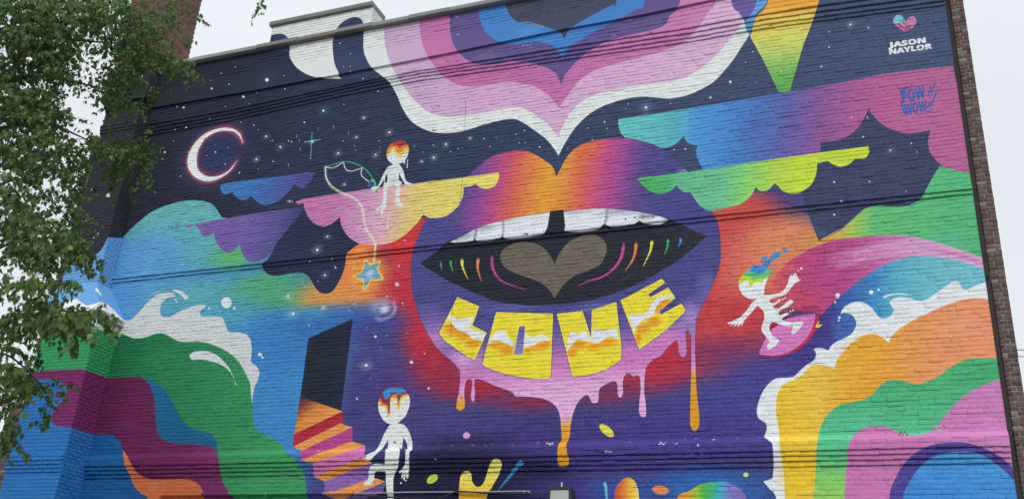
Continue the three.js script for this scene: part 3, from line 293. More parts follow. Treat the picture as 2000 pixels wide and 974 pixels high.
const UT = [[-14.82, -6.55], [-6.75, 1.45]], VT = [2.15, 13.05], U_SPLIT = -6.65;
function makeMural([u0, u1]) {
  const cv = document.createElement('canvas'); cv.width = cv.height = 2048; ctx = cv.getContext('2d'); UNIT = 2048 / (u1 - u0);
  ctx.setTransform(UNIT, 0, 0, -2048 / (VT[1] - VT[0]), -u0 * UNIT, 2048 * VT[1] / (VT[1] - VT[0]));
  MAP = W; seed = 777; paintMural();
  const t = new THREE.CanvasTexture(cv); t.colorSpace = THREE.SRGBColorSpace; t.magFilter = THREE.LinearFilter; return t;
}
const muralUV = (u, v, tile) => [(u - UT[tile][0]) / (UT[tile][1] - UT[tile][0]), (v - VT[0]) / (VT[1] - VT[0])];

// fine relief of thick brushed paint and of bare brick
function reliefTexture(n, f) { const d = new Uint8Array(n * n); for (let j = 0; j < n; j++) for (let i = 0; i < n; i++) d[j * n + i] = clamp(f(i / n, j / n), 0, 1) * 255; const t = new THREE.DataTexture(d, n, n, THREE.RedFormat); t.wrapS = t.wrapT = THREE.RepeatWrapping; t.magFilter = THREE.LinearFilter; t.needsUpdate = true; return t; }
seed = 99;
const lattice = (n) => { const g = new Float32Array(n * n).map(() => rnd()); return (x, y) => { x *= n; y *= n; const i = Math.floor(x), j = Math.floor(y), a = x - i, b = y - j, q = (p, r) => g[((r % n + n) % n) * n + (p % n + n) % n], s = a * a * (3 - 2 * a), t = b * b * (3 - 2 * b); return (q(i, j) * (1 - s) + q(i + 1, j) * s) * (1 - t) + (q(i, j + 1) * (1 - s) + q(i + 1, j + 1) * s) * t; }; };
const n1 = lattice(16), n2 = lattice(48), n3 = lattice(128);
const relief = reliefTexture(512, (x, y) => 0.35 * n1(x, y) + 0.35 * n2(x, y) + 0.3 * n3(x, y));
relief.channel = 1;

const paintMat = UT.map((r) => { const m = new THREE.MeshPhysicalMaterial({ map: makeMural(r), roughness: 0.8, specularIntensity: .22, bumpMap: relief, bumpScale: 0.006, vertexColors: true }); return m; });
const bareMat = new THREE.MeshStandardMaterial({ color: 0xffffff, vertexColors: true, roughness: 0.92, bumpMap: relief, bumpScale: 0.006 });

// ------------------------------------------------------------------ brick builder
class Bricks {                                           // many bricks in one indexed geometry, in up to two material runs
  constructor(runs = 1) { this.p = []; this.n = []; this.t = []; this.t1 = []; this.c = []; this.runs = Array.from({ length: runs }, () => []); }
  // corner: function (a, b, d) -> [x, y, z] of the face frame; a0..a1 along, b0..b1 up, d outwards
  add(frame, a0, a1, b0, b1, d, back, col, run, uvOf, slope = 0, j = 0.0018) {
    const base = this.p.length / 3, ch = 0.0035, jit = () => (rnd() - 0.5) * 2 * j, am = (a0 + a1) / 2;
    const cs = [[a0, b0, -1, -1], [a1, b0, 1, -1], [a1, b1, 1, 1], [a0, b1, -1, 1]].map(([a, b, sa, sb]) => [a + jit() * 1.2, b + jit() + slope * (a - am), sa, sb, jit() * 1.2]);
    const put = (a, b, dd, na, nb, nd) => { const q = frame.at(a, b, dd), m = frame.dir(na, nb, nd), uv = uvOf(a, b, dd); this.p.push(...q); this.n.push(...m); this.t.push(uv[0], uv[1]); this.t1.push(a / 1.37, b / 1.37); this.c.push(...col); };
    for (const [a, b, sa, sb, o] of cs) put(a - sa * ch * 1.6, b - sb * ch, d + o, sa * .12, sb * .16, .98);
    for (const [a, b, sa, sb, o] of cs) put(a, b, d + o - ch, sa * .62, sb * .62, .48);
    for (const [a, b, sa, sb] of cs) put(a, b, back, sa * .7, sb * .7, 0);
    const q = (i, k, l, m) => this.runs[run].push(base + i, base + k, base + l, base + i, base + l, base + m);
    q(0, 1, 2, 3); for (let i = 0; i < 4; i++) { const k = (i + 1) % 4; q(i + 4, k + 4, k, i); q(i + 8, k + 8, k + 4, i + 4); }
  }
  geometry() {
    const g = new THREE.BufferGeometry();
    g.setAttribute('position', new THREE.Float32BufferAttribute(this.p, 3)); g.setAttribute('normal', new THREE.Float32BufferAttribute(this.n, 3));
    g.setAttribute('uv', new THREE.Float32BufferAttribute(this.t, 2)); g.setAttribute('uv1', new THREE.Float32BufferAttribute(this.t1, 2)); g.setAttribute('color', new THREE.Float32BufferAttribute(this.c, 3));
    let at = 0; const idx = []; this.runs.forEach((r, i) => { for (let k = 0; k < r.length; k++) idx.push(r[k]); if (this.runs.length > 1) g.addGroup(at, r.length, i); at += r.length; }); g.setIndex(idx); return g;
  }
}
const frontFrame = { at: (a, b, d) => [a, b + EYE, d], dir: (x, y, z) => [x, y, z] };
const sideFrame = (u, s) => ({ at: (a, b, d) => [u + s * d, b + EYE, s > 0 ? -a : a], dir: (x, y, z) => [s * z, y, s > 0 ? -x : x] });      // a face that looks along +u (s = 1) or -u; a runs to the right as one faces it
function quadSheet(list, uvOf) {                         // list of quads: four [x,y,z] each
  const p = [], t = [], t1 = [], c = [], ix = []; list.forEach(([A, B, Cc, D, col]) => { const o = p.length / 3; for (const q of [A, B, Cc, D]) { p.push(...q); const m = uvOf ? uvOf(q) : [0, 0]; t.push(...m); t1.push((q[0] + q[2]) / 1.1, q[1] / 1.1); c.push(...(col ?? [1, 1, 1])); } ix.push(o, o + 1, o + 2, o, o + 2, o + 3); });
  const g = new THREE.BufferGeometry(); g.setAttribute('position', new THREE.Float32BufferAttribute(p, 3)); g.setAttribute('uv', new THREE.Float32BufferAttribute(t, 2)); g.setAttribute('uv1', new THREE.Float32BufferAttribute(t1, 2)); g.setAttribute('color', new THREE.Float32BufferAttribute(c, 3)); g.setIndex(ix); g.computeVertexNormals(); return g;
}
const counts = {};
const numbered = (n) => { counts[n] = (counts[n] ?? -1) + 1; return counts[n] ? `${n}_${String(counts[n]).padStart(3, '0')}` : n; };
const mesh = (name, g, m, parent, kind) => { const o = new THREE.Mesh(g, m); o.name = name; o.castShadow = o.receiveShadow = true; if (kind) o.userData.kind = kind; parent.add(o); return o; };
const thing = (name, label, category, group) => { const o = new THREE.Group(); o.name = numbered(name); o.userData = { label, category }; if (group) o.userData.group = group; scene.add(o); return o; };
const linHex = (h) => new THREE.Color(h).toArray();

// ------------------------------------------------------------------ ground
{
  const gt = reliefTexture(512, (x, y) => 0.5 * n3(x, y) + 0.3 * n2(x * 3, y * 3) + 0.2 * n1(x, y)); gt.repeat.set(400, 400);
  const g = mesh('ground', new THREE.PlaneGeometry(1600, 1600), new THREE.MeshStandardMaterial({ color: new THREE.Color(0.13, 0.127, 0.122), roughness: 0.95, bumpMap: gt, bumpScale: 0.006 }), scene, 'structure'); g.rotation.x = -Math.PI / 2;
  const w = mesh('pavement', new THREE.BoxGeometry(30, 0.14, 3.2), new THREE.MeshStandardMaterial({ color: new THREE.Color(0.3, 0.29, 0.275), roughness: 0.9 }), scene, 'structure'); w.position.set(-7, 0.05, 2.4);
}

// ------------------------------------------------------------------ the building with the mural
const B = thing('mural_building', 'brick building with a rainbow mural of open lips reading LOVE', 'building');
seed = 4242;
const candidates = [];
const tintP = () => { const k = 1 + gauss() * 0.05; return [k, k * (1 + gauss() * .01), k]; };
const field = new Bricks(2);
const addWallBrick = (target, b) => { seed = b.seed; target.add(frontFrame, b.a0, b.a1, b.b0, b.b1, b.d, b.back, b.col, b.run, (a, v) => muralUV(a, v, b.run), b.slope, b.j); };
for (let k = 0; k <= K_TOP; k++) {
  if (k >= 189 && k < 195) continue;                     // a smooth rendered band here
  const head = k % 7 === 3 && kDepth(k) === 0, step = head ? 0.1035 : 0.207, d = kDepth(k), v = V0 + k * PITCH;
  const end = (k >= 69 && k <= 73) ? 1.25 : (k >= 181 && k < 184) ? 1.3 : (k === 128 || k === 129) ? 1.21 : U_R, jt = d > 0 ? .003 : .0028;
  let a = U_L - (k % 2 ? step * rr(.45, .55) : rr(0, .03));
  while (a < end - 0.03) {
    let b = a + step + gauss() * 0.009; if (b > end - .05) b = end; const c0 = Math.max(a, U_L), mid = (c0 + b) / 2, sg = sag(mid, v) + .0035 * Math.sin(mid * 1.3 + k * 2.1) + .0025 * Math.sin(mid * 4.1 + k * 1.7), slope = (sag(mid + .2, v) - sag(mid - .2, v)) / .4, gap = rr(.0025, .0105), gb = rr(.002, .0098);
    if (b - c0 > 0.04) candidates.push({ a0: c0 + gap / 2, a1: b - gap / 2, b0: v + gb / 2 + sg, b1: v + PITCH - gb / 2 + sg, d: d + gauss() * .0045, back: d > 0 ? d - .09 : -.03, col: tintP(), run: mid < U_SPLIT ? 0 : 1, slope: slope + gauss() * .006, j: jt, seed: (rnd() * 2 ** 31) | 0, name: 'brick' });
    a = b;
  }
  if (end < U_R) { const c0 = end + .008; candidates.push({ a0: c0, a1: U_R, b0: v + .005 + sag(1.3, v), b1: v + PITCH - .005 + sag(1.3, v), d: 0, back: -.03, col: tintP(), run: 1, slope: 0, j: .002, seed: (rnd() * 2 ** 31) | 0, name: 'brick' }); }
}
// raised parapet above the coping
const RP = [-11.86, -9.4];
for (let k = 0; k < 8; k++) { const v = 12.235 + k * .066; let a = RP[0] - (k % 2 ? .1 : 0); while (a < RP[1] - .03) { let b = Math.min(RP[1], a + .207 + gauss() * .006); if (b > RP[1] - .05) b = RP[1]; const c0 = Math.max(a, RP[0]); candidates.push({ a0: c0 + .005, a1: b - .005, b0: v + .005, b1: v + .061, d: .11 + gauss() * .002, back: .05, col: tintP(), run: 0, slope: 0, j: .002, seed: (rnd() * 2 ** 31) | 0, name: 'brick' }); a = b; } }
// bricks of the bare pier at the right end: front face and the face towards the wall
const PIER_N = 0.06, PIER = [1.425, 1.615], bareTint = () => { const k = rr(.75, 1.2), r = rnd(); return r < .25 ? [.082 * k, .062 * k, .060 * k] : r > .93 ? [.2 * k, .17 * k, .155 * k] : [.128 * k, (.074 + .012 * r) * k, .07 * k]; };
for (let k = 0; k < 212; k++) {
  const v = V0 + k * PITCH, cut = k % 2 ? .62 : .38, m = PIER[0] + .19 * (cut + gauss() * .04);
  for (const [x0, x1] of [[PIER[0], m], [m, PIER[1]]]) candidates.push({ a0: x0 + (x0 === m ? .005 : 0), a1: x1 - (x1 === m ? .005 : 0), b0: v + .005, b1: v + PITCH - .005, d: PIER_N + gauss() * .003, back: PIER_N - .04, col: bareTint(), run: 0, slope: gauss() * .008, j: .0025, seed: (rnd() * 2 ** 31) | 0, bare: true });
}
// the 300 that show largest become bricks of their own, the rest one field
for (const b of candidates) { const c = [[b.a0, b.b0], [b.a1, b.b1]].map(([a, v]) => toPx(a, v, b.d)), cx = (c[0][0] + c[1][0]) / 2, cy = (c[0][1] + c[1][1]) / 2; b.size = cx > 4 && cx < 1996 && cy > 4 && cy < 970 ? Math.abs((c[1][0] - c[0][0]) * (c[1][1] - c[0][1])) : 0; }
const largest = new Set([...candidates].sort((a, b) => b.size - a.size).slice(0, 300));
const bareField = new Bricks();
const addBare = (target, b) => { seed = b.seed; target.add(frontFrame, b.a0, b.a1, b.b0, b.b1, b.d, b.back, b.col, 0, () => [0, 0], b.slope, b.j); };
const wall = new THREE.Group(); wall.name = 'wall'; B.add(wall);
for (const b of candidates) {
  if (!largest.has(b)) { b.bare ? addBare(bareField, b) : addWallBrick(field, b); continue; }
  const one = new Bricks(); if (b.bare) addBare(one, b); else { const r = b.run; seed = b.seed; one.add(frontFrame, b.a0, b.a1, b.b0, b.b1, b.d, b.back, b.col, 0, (a, v) => muralUV(a, v, r), b.slope, b.j); }
  mesh(numbered('brick'), one.geometry(), b.bare ? bareMat : paintMat[b.run], wall);
}
mesh('painted_brickwork', field.geometry(), paintMat, wall, 'stuff');

{ // joints behind the bricks: painted mortar following the same courses and steps
  const R = 0.0055, tiles = [[], []], steps = [];
  let k = 0; while (k <= K_TOP) { let e = k; while (e + 1 <= K_TOP && kDepth(e + 1) === kDepth(k)) e++; steps.push([k, e + 1, kDepth(k)]); k = e + 1; }
  const us = []; for (let u = U_L; u < U_R; u += .3) us.push(u); us.push(U_R); us.push(U_SPLIT); us.sort((a, b) => a - b);
  for (let i = 0; i + 1 < us.length; i++) {
    const a = us[i], b = us[i + 1], T = tiles[(a + b) / 2 < U_SPLIT ? 0 : 1];
    const pt = (u, v, n) => [u, v + sag(u, v) + EYE, n];
    steps.forEach(([k0, k1, d], s) => {
      const short = (k0 >= 69 && k0 <= 73 && a > 1.2) || ((k0 === 128 || k0 === 129) && a > 1.2); const n = (short ? 0 : d) - R, v0 = V0 + k0 * PITCH, v1 = V0 + k1 * PITCH, m = Math.max(1, Math.round((v1 - v0) / .5));
      for (let q = 0; q < m; q++) { const p = v0 + (v1 - v0) * q / m, r = v0 + (v1 - v0) * (q + 1) / m; T.push([pt(a, p, n), pt(b, p, n), pt(b, r, n), pt(a, r, n)]); }
      if (s > 0) { const below = steps[s - 1][2] - R; if (below < n) T.push([pt(a, v0 + .006, below - .02), pt(b, v0 + .006, below - .02), pt(b, v0 + .006, n), pt(a, v0 + .006, n)]); else if (below > n && !short) { // sloping mortar wash on top of a ledge
        T.push([pt(a, v0 - .004, below + R + .001), pt(b, v0 - .004, below + R + .001), pt(b, v0 + (k0 > 120 ? .03 : .095), .003), pt(a, v0 + (k0 > 120 ? .03 : .095), .003)]); } }
    });
    // smooth rendered frieze band
    const f0 = V0 + 189 * PITCH, f1 = V0 + 195 * PITCH; T.push([pt(a, f0, .155), pt(b, f0, .155), pt(b, f1, .155), pt(a, f1, .155)], [pt(a, f0, .05), pt(b, f0, .05), pt(b, f0, .155), pt(a, f0, .155)], [pt(a, f1, .155), pt(b, f1, .155), pt(b, f1, .125), pt(a, f1, .125)]);
  }
  tiles[0].push([[RP[0] + .004, 12.1 + EYE, .1], [RP[1] - .004, 12.1 + EYE, .1], [RP[1] - .004, 12.77 + EYE, .1], [RP[0] + .004, 12.77 + EYE, .1]]);
  tiles.forEach((T, i) => mesh(numbered('mortar'), quadSheet(T, (q) => muralUV(q[0], q[1] - EYE, i)), paintMat[i], wall));
}

// ------------------------------------------------------------------ stone coping, piece by piece
const stoneMat = new THREE.MeshStandardMaterial({ vertexColors: true, roughness: 0.9, bumpMap: relief, bumpScale: 0.012 });
function stoneBlock(x0, x1, y0, y1, z0, z1, col, ch = 0.012) {      // a block with rounded upper and lower front edges
  const s = new THREE.Shape(); s.moveTo(z0, y0); s.lineTo(z1 - ch, y0); s.lineTo(z1, y0 + ch); s.lineTo(z1, y1 - ch); s.lineTo(z1 - ch, y1); s.lineTo(z0, y1 + 0.015); s.closePath();
  const g = new THREE.ExtrudeGeometry(s, { depth: x1 - x0, bevelEnabled: false, steps: 3 }); g.rotateY(-Math.PI / 2); g.translate(x1, 0, 0);
  // shape x -> z after turning
  const p = g.attributes.position, c = []; for (let i = 0; i < p.count; i++) { const x = p.getX(i), z = p.getZ(i); const k = 1 + 0.16 * (n2(x * .7 + 3, z * 2 + p.getY(i)) - .5); c.push(col[0] * k, col[1] * k, col[2] * k); }
  g.setAttribute('color', new THREE.Float32BufferAttribute(c, 3)); g.setAttribute('uv1', g.attributes.uv.clone()); return g;
}
const coping = new THREE.Group(); coping.name = 'coping'; B.add(coping);
seed = 31;
{
  let x = -14.7; const top = V0 + 202 * PITCH + EYE;
  while (x < 1.3) { let e = Math.min(1.34, x + rr(.75, 1.05)); const inPar = x > -12.1 && x < -9.5, k = rr(.85, 1.1), col = inPar ? (rnd() < .45 ? [.20 * k, .175 * k, .15 * k] : [.24 * k, .235 * k, .215 * k]) : [.27 * k, .28 * k, .275 * k];
    const dz = gauss() * .008; mesh(numbered('coping_stone'), stoneBlock(x + .003, e - .003, top + .004 + dz * .3, top + .105 + dz * .4, -.3, .26 + dz, col), stoneMat, coping); x = e; }
  // coping of the raised parapet
  const t2 = 12.235 + 8 * .066 + EYE; x = RP[0] - .05; while (x < RP[1]) { let e = Math.min(RP[1] + .05, x + .84); const k = rr(.9, 1.05); mesh(numbered('coping_stone'), stoneBlock(x + .002, e - .002, t2 + .003, t2 + .115, -.42, .17, [.20 * k, .20 * k, .185 * k]), stoneMat, coping); x = e; }
}
{ // return face of the raised parapet, white painted, with its own bricks
  const rb = new Bricks(), f = sideFrame(RP[1], 1); seed = 77;
  for (let k = 0; k < 8; k++) { const v = 12.235 + k * .066; let a = -.1 - (k % 2 ? .1 : 0); while (a < .32) { const b = Math.min(.34, a + .207); if (b - Math.max(a, -.095) > .02) rb.add(f, Math.max(a, -.095) + .004, b - .004, v + .005, v + .061, .002 + gauss() * .001, -.05, [.66, .68, .69], 0, () => [0, 0]); a = b; } }
  mesh('parapet_return', rb.geometry(), bareMat, B, 'stuff');
  const core = mesh('parapet_core', new THREE.BoxGeometry(RP[1] - RP[0] - .02, .56, .42), new THREE.MeshStandardMaterial({ color: new THREE.Color(.6, .62, .63), roughness: .9 }), B); core.position.set((RP[0] + RP[1]) / 2, 12.5 + EYE, -.12);
}

// ------------------------------------------------------------------ left pilaster: lower shaft, sloping shoulder, upper shaft, head; its painting is laid out round the corner
const LO = { u0: -15.62, u1: -14.28, n: .62 }, UP = { u0: -15.7, u1: -14.75, n: .40 }, HD = { u0: -15.78, u1: -14.62, n: .47 };
const SV = [-1.75, .85];
function makePilasterPaint() {
  const cv = document.createElement('canvas'); cv.width = 1024; cv.height = 2048; ctx = cv.getContext('2d'); UNIT = 1024 / (SV[1] - SV[0]);
  ctx.setTransform(UNIT, 0, 0, -2048 / (VT[1] - VT[0]), -SV[0] * UNIT, 2048 * VT[1] / (VT[1] - VT[0]));
  const part = (y) => y < 556 ? UP : LO, front = (x, y) => { const P = part(y), [u, v] = onFront(x, y, P.n); return [u - P.u1, v]; }, side = (x, y) => { const P = part(y), [n, v] = onSide(x, y, P.u1); return [P.n - n, v]; };
  const flat = (p, style) => { ctx.beginPath(); p.forEach(([s, v], i) => i ? ctx.lineTo(s, v) : ctx.moveTo(s, v)); ctx.closePath(); ctx.fillStyle = style[0] === '#' ? C(style) : style; ctx.fill(); };
  flat([[-3, 14], [3, 14], [3, 0], [-3, 0]], '#34353f');
  const bl = []; for (const [x, y] of curve('100,560 123.7,528 130,521 142,515 158.6,510 175,504.6 187,496 198,485 209.5,464', false)) bl.push(front(x, y)); for (const [x, y] of curve('211,463 225,464 241,464', false)) bl.push(side(x, y));
  flat([...bl, [3, bl[bl.length - 1][1]], [3, 0], [-3, 0], [-3, bl[0][1]]], '#6aa2d6');
  // white wave on the shoulder (front slope then side slope), metres
  const sh = [[-1.8, 6.3], [-1.3, 6.34], [-.95, 6.44], [-.72, 6.52], [-.55, 6.53], [-.44, 6.42], [-.3, 6.32], [-.05, 6.36], [.1, 6.44], [.25, 6.44], [.45, 6.36], [.62, 6.25], [.9, 6.2]]; flat([...sh, [3, 5], [-3, 5]], '#e2e6e2');
  ctx.save(); ctx.translate(.02, 6.68); ctx.rotate(-.8); ctx.scale(.11, .04); ctx.fillStyle = C('#dfe8ee'); ctx.beginPath(); ctx.arc(0, 0, 1, 0, 7); ctx.fill(); ctx.restore();
  flat([[-3, 6.2], [3, 6.2], [3, 6.08], [-3, 6.08]], '#a9aca8');
  const gr = [[-3, 6.02], [-.35, 6.0], [-.1, 5.96], [0, 5.9], [.1, 5.86], [.3, 5.87], [.45, 5.93], [.62, 5.97], [.9, 5.97]]; flat([...gr, [3, 3], [-3, 3]], '#389560');
  const mg = [front(20, 729), front(100, 723), front(160, 720), side(163, 721), side(190, 731), side(212, 739)]; flat([[-3, mg[0][1]], ...mg, [3, mg[5][1]], [3, 2], [-3, 2]], '#762f62');
  const b2 = [front(40, 742)]; for (const [x, y] of curve('66,741 106.8,741 125,752 128.5,766 120,782 103.5,802 100,819 107,831! 136,834!', false)) b2.push(front(x, y)); b2.push(side(138, 835), side(160, 842), side(184.5, 849)); const last = b2[b2.length - 1]; flat([[-3, b2[0][1]], ...b2, [3, last[1]], [3, 0], [-3, 0]], '#2f72b4');
  { const [s, v] = front(112, 770); ctx.fillStyle = C('#762f62'); ctx.beginPath(); ctx.arc(s, v, .07, 0, 7); ctx.fill(); }
  for (const [x, y, r] of [[189, 304, .05], [202, 336, .016], [210, 382, .055], [190, 456, .02], [182, 464, .014], [167, 431, .014], [178, 370, .014]]) { const [s, v] = front(x, y); ctx.fillStyle = C('#dfe4e6'); ctx.beginPath(); ctx.ellipse(s, v, r, r * 1.15, .4, 0, 7); ctx.fill(); }
  { const [n, v] = onFront(274, 150, HD.n); ctx.fillStyle = C('#dfe6ea'); ctx.beginPath(); ctx.ellipse(n - HD.u1, v, .05, .03, .4, 0, 7); ctx.fill(); }
  const t = new THREE.CanvasTexture(cv); t.colorSpace = THREE.SRGBColorSpace; t.magFilter = THREE.LinearFilter; return t;
}
const pilMat = new THREE.MeshPhysicalMaterial({ map: makePilasterPaint(), roughness: 0.8, specularIntensity: .22, bumpMap: relief, bumpScale: 0.006, vertexColors: true });
const pilUV = (s, v) => [(s - SV[0]) / (SV[1] - SV[0]), (v - VT[0]) / (VT[1] - VT[0])];
const pilaster = new THREE.Group(); pilaster.name = 'pilaster'; B.add(pilaster);
seed = 555;
function shaft(name, P, v0, v1, proj = () => 0, wrap = false) {
  const bk = new Bricks(), K0 = Math.round((v0 - V0) / PITCH), K1 = Math.round((v1 - V0) / PITCH), sh = [];
  for (let k = K0; k < K1; k++) {
    const v = V0 + k * PITCH, e = proj(k); let a = P.u0 - (k % 2 ? .1 : 0), odd = k % 2;
    while (a < P.u1 - .02) { let b = a + .207 + gauss() * .006; if (b > P.u1 - .05) b = P.u1; const c0 = Math.max(a, P.u0); if (b - c0 > .03) bk.add(frontFrame, c0 + (c0 === P.u0 ? 0 : .005), b - (b === P.u1 ? 0 : .005), v + rr(.001, .0045), v + PITCH - rr(.001, .0045), P.n + e + gauss() * .002, P.n - .05, tintP(), 0, (x, y) => pilUV(x - P.u1, y)); a = b; }
    const f = sideFrame(P.u1, 1); a = -P.n + (odd ? .1035 : .207); let s0 = -P.n; while (s0 < -.01) { const b = Math.min(0, a); bk.add(f, s0 + (s0 === -P.n ? .006 : .005), b - .004, v + rr(.001, .0045), v + PITCH - rr(.001, .0045), (wrap ? e : 0) + .002 + gauss() * .0015, -.04, tintP(), 0, (x, y) => pilUV(P.n + x, y)); s0 = b; a = b + .207; }
    const g = sideFrame(P.u0, -1); bk.add(g, .02, P.n - .01, v + rr(.001, .0045), v + PITCH - rr(.001, .0045), .001, -.04, tintP(), 0, (x, y) => pilUV(P.u0 - P.u1, y));
  }
  mesh(name, bk.geometry(), pilMat, pilaster, 'stuff');
  const r = .0065, y0 = v0 + EYE, y1 = v1 + EYE, A = P.u0 + r, Z = P.u1 - r, N = P.n - r;
  mesh('mortar', quadSheet([[[A, y0, N], [Z, y0, N], [Z, y1, N], [A, y1, N]], [[Z, y0, N], [Z, y0, -.02], [Z, y1, -.02], [Z, y1, N]], [[A, y0, -.02], [A, y0, N], [A, y1, N], [A, y1, -.02]], [[A, y1, -.02], [A, y1, N], [Z, y1, N], [Z, y1, -.02]], [[A, y0, -.02], [Z, y0, -.02], [Z, y0, N], [A, y0, N]]].flatMap((q) => { const out = [], m = 12; for (let i = 0; i < m; i++) { const L = (p, s, t) => p.map((x, j) => x + (s[j] - x) * t); out.push([L(q[0], q[3], i / m), L(q[1], q[2], i / m), L(q[1], q[2], (i + 1) / m), L(q[0], q[3], (i + 1) / m)]); } return out; }), (q) => pilUV(q[2] > N - .001 ? q[0] - P.u1 : q[0] > P.u1 - .1 ? P.n - q[2] : P.u0 - P.u1, q[1] - EYE)), pilMat, pilaster);
}
const ledge = (k) => k === 69 ? .02 : k === 70 ? .04 : k === 71 ? .06 : k === 72 || k === 73 ? .08 : 0, corb = (k) => k === 178 ? .02 : k === 179 ? .04 : k === 180 ? .05 : 0;
shaft('lower_shaft', LO, V0, V0 + 113 * PITCH, ledge); shaft('upper_shaft', UP, V0 + 125 * PITCH, V0 + 190 * PITCH, corb); shaft('pilaster_head', HD, V0 + 189 * PITCH, V0 + 200 * PITCH);
{ // sloping concrete shoulder with a drip edge
  const y2 = 6.94 + EYE, y1 = 6.20 + EYE, y0 = 6.085 + EYE, t = [[-15.71, .41], [-14.74, .41]], b = [[-15.8, .72], [-14.19, .72]], q = [];
  const cut = (A, Bq, Cq, D, m = 6) => { const L = (p, s, x) => p.map((e, j) => e + (s[j] - e) * x); for (let i = 0; i < m; i++) for (let j = 0; j < m; j++) { const P = (s, w) => L(L(A, Bq, s), L(D, Cq, s), w); q.push([P(i / m, j / m), P((i + 1) / m, j / m), P((i + 1) / m, (j + 1) / m), P(i / m, (j + 1) / m)]); } };
  cut([b[0][0], y1, .72], [b[1][0], y1, .72], [t[1][0], y2, .41], [t[0][0], y2, .41]); cut([b[1][0], y1, .72], [b[1][0], y1, -.01], [t[1][0], y2, -.01], [t[1][0], y2, .41]); cut([b[0][0], y1, -.01], [b[0][0], y1, .72], [t[0][0], y2, .41], [t[0][0], y2, -.01]);
  cut([b[0][0], y0, .715], [b[1][0], y0, .715], [b[1][0], y1, .72], [b[0][0], y1, .72], 2); cut([b[1][0], y0, .715], [b[1][0], y0, -.01], [b[1][0], y1, -.01], [b[1][0], y1, .72], 2); cut([b[0][0], y0, -.01], [b[1][0], y0, -.01], [b[1][0], y0, .715], [b[0][0], y0, .715], 2);
  mesh('shoulder', quadSheet(q, (p) => { const v = p[1] - EYE, f = clamp((p[1] - y1) / (y2 - y1), 0, 1), ue = -14.19 - .55 * f, ne = .72 - .31 * f; return p[2] > ne - .01 ? pilUV(p[0] - ue, v) : pilUV(ne - p[2], v); }), pilMat, pilaster);
}
// ------------------------------------------------------------------ chimney stack on the pilaster, bare brick left of it, pier at the right end
seed = 901;
const mortarMat = new THREE.MeshStandardMaterial({ color: new THREE.Color(.31, .29, .275), roughness: .95, bumpMap: relief, bumpScale: .01 });
const redTint = () => { const k = rr(.7, 1.25); return rnd() < .2 ? [.10 * k, .075 * k, .07 * k] : [.165 * k, .083 * k, .07 * k]; };
{
  const chimney = new THREE.Group(); chimney.name = 'chimney'; B.add(chimney);
  const bk = new Bricks(), P = { u0: -15.76, u1: -14.68, n: .44, b: -.62 }, v0 = 12.16, side = sideFrame(P.u1, 1);
  for (let k = 0; k < 64; k++) { const v = v0 + k * PITCH;
    let a = P.u0 - (k % 2 ? .1 : 0); while (a < P.u1 - .02) { const b = Math.min(P.u1, a + .207 + gauss() * .006), c0 = Math.max(a, P.u0); if (b - c0 > .03) bk.add(frontFrame, c0 + .004, b - .004, v + .005, v + PITCH - .005, P.n + gauss() * .003, P.n - .05, redTint(), 0, () => [0, 0]); a = b; }
    a = -P.n - (k % 2 ? 0 : .1); while (a < -P.b - .02) { const b = Math.min(-P.b, a + .207), c0 = Math.max(a, -P.n); if (b - c0 > .03) bk.add(side, c0 + .004, b - .004, v + .005, v + PITCH - .005, gauss() * .003, -.05, redTint(), 0, () => [0, 0]); a = b; } }
  mesh('brickwork', bk.geometry(), bareMat, chimney, 'stuff');
  const core = mesh('mortar_core', new THREE.BoxGeometry(P.u1 - P.u0 - .024, 64 * PITCH, P.n - P.b - .024), mortarMat, chimney); core.position.set((P.u0 + P.u1) / 2, v0 + 32 * PITCH + EYE, (P.n + P.b) / 2);
  mesh(numbered('coping_stone'), stoneBlock(-15.84, -14.6, 12.0 + EYE, 12.155 + EYE, -.7, .53, [.19, .18, .165]), stoneMat, chimney);
}
{
  const bk = new Bricks();
  for (let k = 0; k < 178; k++) { const v = V0 + k * PITCH; const lo = k < 92 ? -16.65 : -16.3; let a = lo - (k % 2 ? .1 : 0); while (a < -15.4) { const b = a + .207, c0 = Math.max(a, lo); if (b - c0 > .03) bk.add(frontFrame, c0 + .005, b - .005, v + .005, v + PITCH - .005, gauss() * .003, -.04, bareTint(), 0, () => [0, 0]); a = b; } }
  const side = new THREE.Group(); side.name = 'bare_wall_end'; B.add(side); mesh('brickwork', bk.geometry(), bareMat, side, 'stuff');
  const core = mesh('mortar_core', new THREE.BoxGeometry(.96, 178 * PITCH, .3), mortarMat, side); core.position.set(-15.81, V0 + 89 * PITCH + EYE, -.161); const foot = mesh('mortar_core', new THREE.BoxGeometry(.35, 92 * PITCH, .3), mortarMat, side); foot.position.set(-16.47, V0 + 46 * PITCH + EYE, -.1605);
}
